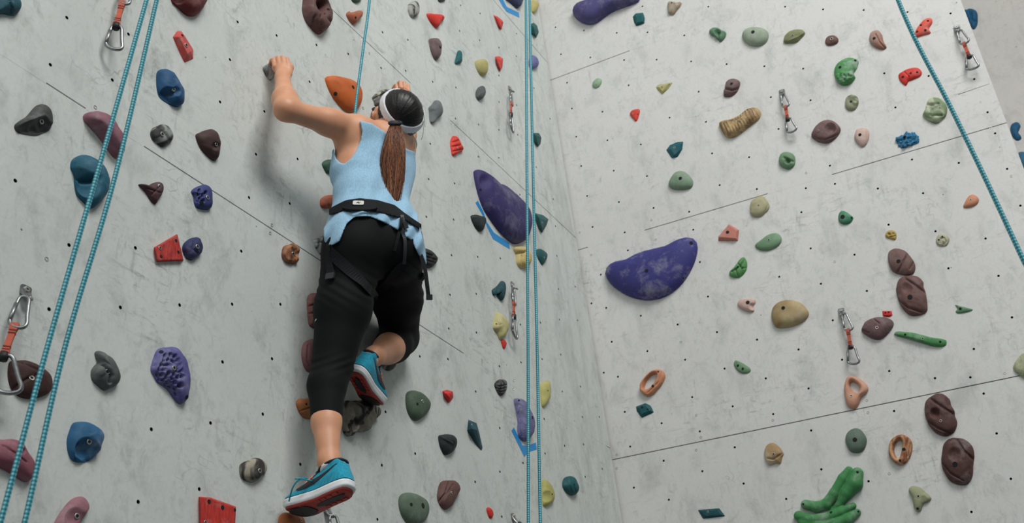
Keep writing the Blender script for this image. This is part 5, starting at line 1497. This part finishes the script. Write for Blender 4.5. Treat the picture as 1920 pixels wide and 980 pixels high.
v, f = tube_vf(ring, .0058, 8, closed=True)
ht = mesh_obj('hair_tie', v, f, simple('navy_hair_tie', (22, 28, 44), .8), ponytail); fix_normals(ht)
wisps = []
for (pts, r0) in ((((782, 200), (792, 220), (794, 245), (790, 262)), .0007), (((786, 196), (795, 215), (797, 238)), .0007), (((706, 226), (702, 236), (705, 248)), .0008), (((712, 232), (708, 244), (712, 256)), .0008), (((770, 248), (778, 262), (776, 280)), .0007), (((700, 204), (696, 214), (698, 226)), .0008)):
    wisps.append(tube_vf(catmull(np.array([sw(S(a, b, 3.78)) - ROOT_W for a, b in pts]), 5), r0, 5))
v, f = merge_vf(wisps)
ws = mesh_obj('hair_wisps', v, f, M_HAIR, hair); ws['kind'] = 'stuff'; ws.data.uv_layers.new(name='UVMap')

# ---- things laid onto the clothes: straps, patch, buckles
def bvh_of(objs):
    V, P = [], []
    for o in objs:
        b0 = len(V)
        V += [Vector(ROOT_W) + v.co for v in o.data.vertices]
        P += [tuple(i + b0 for i in p.vertices) for p in o.data.polygons]
    return BVHTree.FromPolygons(V, P)
BV = bvh_of([person, leggings, tank, belt])
def on_body(px, py, off=0.003, z=None):
    if z is not None: 
        return sw(S(px, py, z)), -ray(px, py)
    loc, nn, _, _ = BV.ray_cast(Vector(CAM), Vector(ray(px, py)))
    if loc is None: return sw(S(px, py, 3.55)), -ray(px, py)
    nn = np.array(nn); nn = nn if nn @ ray(px, py) < 0 else -nn
    return np.array(loc) + nn * off, nn
def strap(name, pts, width, mat, parent=None, off=0.004, thick=0.0016, smooth_it=4, n=26):
    """flat webbing following the body: pts are (px, py[, depth])"""
    Q = [on_body(p[0], p[1], off, p[2] if len(p) > 2 else None) for p in pts]
    dense, nor = [], []
    if all(len(p) == 2 for p in pts):
        C_ = resample(catmull(np.array(pts, float), 8), n, closed=False)
        Q = [on_body(x, y, off) for x, y in C_]
        dense = np.array([q[0] for q in Q]); nor = np.array([q[1] for q in Q])
    else:
        dense = resample(catmull(np.array([q[0] for q in Q]), 6), n, closed=False)
        nor = np.array([Q[int(round(i * (len(Q) - 1) / (n - 1)))][1] for i in range(n)])
    for _ in range(smooth_it):
        nor[1:-1] = (nor[:-2] + nor[1:-1] + nor[2:]) / 3
        dense[1:-1] = (dense[:-2] + dense[1:-1] * 2 + dense[2:]) / 4
    v, f = [], []
    for i in range(n):
        t = nrm(dense[min(i + 1, n - 1)] - dense[max(i - 1, 0)])
        nn = nrm(nor[i] - (nor[i] @ t) * t); sd = np.cross(t, nn)
        for a, b in ((-1, 0), (1, 0), (1, 1), (-1, 1)):
            v.append(dense[i] + sd * width / 2 * a + nn * thick * b - ROOT_W)
    for i in range(n - 1):
        for k in range(4): f.append((i * 4 + k, i * 4 + (k + 1) % 4, (i + 1) * 4 + (k + 1) % 4, (i + 1) * 4 + k))
    f += [(3, 2, 1, 0), tuple(len(v) - 4 + k for k in range(4))]
    o = mesh_obj(name, v, f, mat, parent or person, smooth=False); fix_normals(o)
    return o
strap('leg_loop', [(617, 466), (628, 480), (648, 500), (672, 524), (692, 545), (704, 553)], .034, M_WEB, off=.006)
strap('leg_loop', [(704, 553), (722, 534), (740, 508), (756, 494)], .026, M_WEB, off=.006)
strap('leg_loop', [(756, 494), (776, 510), (794, 520)], .026, M_WEB, off=.006)
strap('elastic_strap', [(752, 408), (747, 432), (742, 455), (738, 470)], .010, M_WEB, off=.010)
strap('elastic_strap', [(752, 408), (755, 432), (757, 458), (756, 484), (755, 492)], .011, M_GREYD, off=.011)
strap('hip_strap', [(620, 458), (616, 478), (620, 500), (624, 522)], .026, M_WEB, off=.006)
strap('hanging_strap', [(789, 478, 3.50), (796, 500, 3.48), (800, 528, 3.46), (803, 552, 3.45)], .013, M_WEB, thick=.003)
def block(name, px, py, w, h, t, mat, parent, off=.006, rot=0.0, z=None, bev=.15):
    c, nn = on_body(px, py, off, z)
    c2, _ = on_body(px + math.cos(rot) * 6, py + math.sin(rot) * 6, off, z)
    a = c2 - c; a = nrm(a - (a @ nn) * nn); b = np.cross(nn, a)
    out = []
    for x, y in ((-1, -1), (1, -1), (1, 1), (-1, 1)):
        for sx, sy in (((1 - bev) * x, y), (x, (1 - bev) * y)) if x * y > 0 else ((x, (1 - bev) * y), ((1 - bev) * x, y)):
            out.append((sx, sy))
    if True:
        out = sorted(out, key=lambda p: math.atan2(p[1], p[0]))
    v = [c + a * w / 2 * x + b * h / 2 * y + nn * q - ROOT_W for q in (0, t) for x, y in out]
    n = len(out)
    f = [tuple(range(n, 2 * n)), tuple(reversed(range(n)))] + [(i, (i + 1) % n, n + (i + 1) % n, n + i) for i in range(n)]
    o = mesh_obj(name, v, f, mat, parent, smooth=False); fix_normals(o)
    return o, c, a, b, nn
block('buckle', 755, 424, .018, .022, .007, M_GREYD, person, off=.008)
block('buckle', 622, 520, .030, .020, .007, M_GREYD, person, off=.006)
block('strap_end', 805, 557, .020, .018, .006, M_GREYD, person, z=3.45)
pt_, c, a, b, nn = block('woven_patch', 672, 381, .034, .017, .0015, M_PATCH, belt, off=.002, rot=.05, bev=.25)
# the small bird-like emblem woven on the patch
em = [(-.35, -.15), (-.1, .12), (.05, .35), (.0, .05), (.38, .1), (.08, -.1), (.2, -.38), (-.02, -.12)]
v = [c + a * .022 * x + b * .016 * y + nn * q - ROOT_W for q in (.0015, .0022) for x, y in em]
n = len(em)
f = [tuple(range(n, 2 * n))] + [(i, (i + 1) % n, n + (i + 1) % n, n + i) for i in range(n)]
mesh_obj('emblem', v, f, M_LOGO, pt_, smooth=False)
# gear loop arching below the belt
gl = [on_body(x, y, o_)[0] for x, y, o_ in ((643, 391, .004), (655, 397, .010), (672, 399, .013), (692, 397, .012), (706, 391, .004))]
v, f = tube_vf(catmull(np.array(gl), 6) - ROOT_W, .0036, 8)
mesh_obj('gear_loop', v, f, M_WEB, person)
# small light emblem on the left thigh
lp = [(587, 603), (589, 598), (591, 597), (590, 600)]
lv = [on_body(x + 3, y, .0006)[0] - ROOT_W for x, y in lp]
mesh_obj('legging_emblem', lv, [(0, 1, 2, 3)], M_PATCH, leggings, smooth=False)

# ---------------------------------------------------------------- running shoes
def sole_outline(n=48):
    pts = [(-.118, 0), (-.112, .022), (-.085, .033), (-.04, .033), (.0, .032), (.045, .040), (.08, .043), (.11, .036), (.130, .018), (.136, -.004), (.126, -.026), (.10, -.039), (.06, -.042), (.0, -.036), (-.05, -.034), (-.09, -.033), (-.113, -.02)]
    return resample(catmull(np.array(pts, float), 6, True), n)
def toe_up(x):                       # toe spring
    return 0.018 * max(0, (x - .05) / .085) ** 2 + 0.006 * max(0, (-x - .07) / .05) ** 2
def loft_rings(rings):
    v, f = [], []
    n = len(rings[0])
    for r in rings: v += list(r)
    for i in range(len(rings) - 1):
        for k in range(n):
            f.append((i * n + k, i * n + (k + 1) % n, (i + 1) * n + (k + 1) % n, (i + 1) * n + k))
    return v, f
def shoe(name, heel, toe, upv, side, parent, scale=1.0, laces=True):
    """local frame: x to the toe, z up, y to the outer side"""
    heel, toe = np.array(heel), np.array(toe)
    fx = nrm(toe - heel); fz = nrm(upv - (upv @ fx) * fx); fy = np.cross(fz, fx) * side
    org = (heel + toe) / 2 - fx * .009
    T = lambda P: [sw(org + scale * (fx * p[0] + fy * p[1] + fz * p[2])) - ROOT_W for p in P]
    O = sole_outline()
    O = O * np.array([1, -1]) if False else O
    def ring(s, z, grow=0.0, lift=1.0):
        q = []
        for x, y in O:
            l = math.hypot(x, y) + 1e-9
            q.append((x * s + grow * x / l, y * s + grow * y / l, z + lift * toe_up(x)))
        return q
    upper_h = lambda x: np.interp(x, [-.12, -.10, -.06, -.03, 0, .04, .08, .115, .135], [.088, .097, .094, .088, .084, .068, .053, .044, .030])
    # upper
    rings = []
    for i, t in enumerate(np.linspace(0, 1, 14)):
        r = []
        for x, y in O:
            Hh = upper_h(x)
            s = math.sqrt(max(0, 1 - (t * .985) ** 2.6))
            if x < -.015: ys = np.interp(t, [0, .35, .75, 1], [1, 1.02, .82, .80])
            else:
                w = min(1, (x + .015) / .05); ys = (1 - w) * np.interp(t, [0, .35, .75, 1], [1, 1.02, .82, .62]) + w * s
            xs = x
            if x > .04: xs = .04 + (x - .04) * (0.35 + 0.65 * s)
            if x < -.06: xs = x + .026 * t * (-.06 - x) / .058
            r.append((xs, y * ys, .024 + (Hh - .024) * t + toe_up(x) * (1 - t)))
        rings.append(r)
    v, f = loft_rings(rings)
    v.append((0.0, 0, .07)); n = len(O)
    last = (len(rings) - 1) * n
    top_c = len(v) - 1
    f += [(last + k, last + (k + 1) % n, top_c) for k in range(n) if O[k][0] > -.02 or True]
    up = mesh_obj('shoe', T(v), f, M_SHOE, parent); fix_normals(up)
    if True:
        # midsole with a groove line, outsole with tread blocks
        zr = [(.94, .002, 0), (1.0, .006, .0015), (1.02, .012, .0035), (1.005, .0165, .001), (1.02, .021, .003), (1.0, .027, .001), (.93, .030, 0)]
        v, f = loft_rings([ring(s, z - .006, g) for s, z, g in zr])
        n = len(O); f += [tuple(reversed(range(n))), tuple(range(len(v) - n, len(v)))]
        md = mesh_obj('midsole', T(v), f, M_MID, up); fix_normals(md)
        v, f = loft_rings([ring(s, z - .006, 0) for s, z in ((.90, -.0045), (.955, -.003), (.965, .003))])
        f += [tuple(reversed(range(n)))]
        fm = []
        ot = mesh_obj('outsole', T(v), f, M_OUT, md); fix_normals(ot)
        # black forefoot pads and a darker heel channel
        def pad(nm, pts, z0, z1, mat):
            P = catmull(np.array(pts, float), 4, True); m_ = len(P)
            v = [(x, y, z + toe_up(x)) for z in (z0, z1) for x, y in P]
            f = [tuple(range(m_, 2 * m_)), tuple(reversed(range(m_)))] + [(i, (i + 1) % m_, m_ + (i + 1) % m_, m_ + i) for i in range(m_)]
            o = mesh_obj(nm, T(v), f, mat, ot, smooth=False); fix_normals(o)
        pad('forefoot_pad', [(.118, .0), (.10, .026), (.06, .030), (.035, .022), (.03, -.02), (.06, -.030), (.10, -.027)], -.0128, -.009, M_OUT2)
        pad('heel_channel', [(-.095, 0), (-.07, .010), (-.01, .010), (.015, 0), (-.01, -.010), (-.07, -.010)], -.0116, -.009, M_OUT2)
        for k in range(4): 
            x = -.085 + k * .022
            for sgn in (-1, 1): pad('tread_block', [(x, sgn * .016), (x + .015, sgn * .016), (x + .015, sgn * .027), (x, sgn * .026)], -.0125, -.009, M_OUT)
    # collar lining, heel tab
    col = [(-.088, 0), (-.080, .019), (-.05, .0275), (-.012, .024), (.008, .0), (-.012, -.024), (-.05, -.0275), (-.080, -.019)]
    P = catmull(np.array(col), 4, True)
    P3 = [(x, y, upper_h(x - .012) + .001) for x, y in P]
    v, f = tube_vf(np.array(T(P3)), .0042 * scale, 8, closed=True)
    c_ = mesh_obj('collar', v, f, M_SHOE2, up); fix_normals(c_)
    # swoosh-like side emblem on both flanks, laid on the upper
    bv = BVHTree.FromPolygons([vv.co.copy() for vv in up.data.vertices], [tuple(p.vertices) for p in up.data.polygons])
    lo_c = lambda x: np.interp(x, [-.085, -.06, -.03, .0, .03, .052, .064], [.079, .064, .0505, .041, .0355, .036, .043])
    hi_c = lambda x: np.interp(x, [-.085, -.06, -.03, .0, .03, .052, .064], [.081, .071, .064, .0600, .0595, .057, .0465])
    for sg in (1, -1):
        V1, f = [], []
        xs_ = np.linspace(-.085, .064, 26)
        for x in xs_:
            for j in range(5):
                z = lo_c(x) + (hi_c(x) - lo_c(x)) * j / 4
                st0 = np.array(T([(x, sg * .09, z)])[0]); di = nrm(np.array(T([(x, 0, z)])[0]) - st0)
                loc, nn, _, _ = bv.ray_cast(Vector(st0), Vector(di))
                if loc is None: loc = Vector(st0 + di * .06)
                V1.append(np.array(loc) - di * .0018)
        for i in range(25):
            for j in range(4): f.append((i * 5 + j, i * 5 + j + 1, (i + 1) * 5 + j + 1, (i + 1) * 5 + j))
        mesh_obj('side_emblem', V1, f, M_LOGO, up, smooth=True)
    # tongue, lace loops and laces over the instep
    tg = [(-.014, .104), (-.002, .099), (.025, .082), (.055, .066)]
    v, f = [], []
    for x, z in tg:
        for y in np.linspace(-.016, .016, 7): v.append((x, y, z + .003 - 18 * y * y))
    for i in range(3):
        for k in range(6): f.append((i * 7 + k, i * 7 + k + 1, (i + 1) * 7 + k + 1, (i + 1) * 7 + k))
    tn = mesh_obj('tongue', T(v), f, M_SHOE, up)
    for i in range(5):
        x = .012 + i * .0125
        z = float(np.interp(x, [0, .055, .08], [.092, .068, .058]))
        P = [(x - .003, -.024, z - .012), (x, -.014, z - .001), (x + .002, 0, z + .003), (x, .014, z - .001), (x - .003, .024, z - .012)]
        v, f = tube_vf(np.array(T(catmull(np.array(P), 4))), .0026 * scale, 6)
        mesh_obj('lace', v, f, M_LACE, up)
        for sg in (-1, 1):
            P = [(x - .004, sg * .020, z - .007), (x, sg * .026, z - .013), (x + .001, sg * .031, z - .022)]
            v, f = tube_vf(np.array(T(catmull(np.array(P), 3))), .0022 * scale, 6)
            mesh_obj('lace_loop', v, f, M_LACE2 if i < 3 else M_LACE, up)
    return up, T
upc = np.array([0, CT, ST])          # true up in camera axes
heelL, toeL = S(652, 918, 2.968), S(544, 964, 3.072)
upL = nrm(LA + (LK - LA) * .12 - (heelL * .75 + toeL * .25))
shoeL, TL = shoe('shoe', heelL, toeL, upL, -1, person, .96)
heelR, toeR = S(665, 697, 3.41), S(706, 763, 3.60)
upR = nrm(RA - (heelR * .75 + toeR * .25))
shoeR, TR = shoe('shoe', heelR, toeR, upR, 1, person, .94)
# loose lace loop of the lower shoe hanging forward
P = [S(585, 902, 3.03), S(568, 898, 3.00), S(556, 903, 2.99), S(548, 916, 2.99), S(543, 934, 3.0), S(542, 939, 3.02)]
v, f = tube_vf(catmull(np.array([sw(p) - ROOT_W for p in P]), 5), .0022, 6)
mesh_obj('loose_lace', v, f, M_LACE, shoeL)
P = [S(575, 896, 3.02), S(567, 896, 3.0), S(558, 897, 2.99), S(553, 897, 2.99)]
v, f = tube_vf(catmull(np.array([sw(p) - ROOT_W for p in P]), 5), .0022, 6)
mesh_obj('loose_lace', v, f, M_LACE, shoeL)
# low socks
for nm, a, b in (('sock', LA, S(622, 892, 3.03)), ('sock', RA, S(686, 684, 3.47))):
    d = nrm(b - a)
    p0 = a + d * .019
    v, f = tube_vf(np.array([sw(p0) - ROOT_W, sw(p0 + d * .006) - ROOT_W, sw(p0 + d * .013) - ROOT_W]), [.0278, .0282, .0268], 20)
    mesh_obj(nm, v, f, M_SOCK, person)
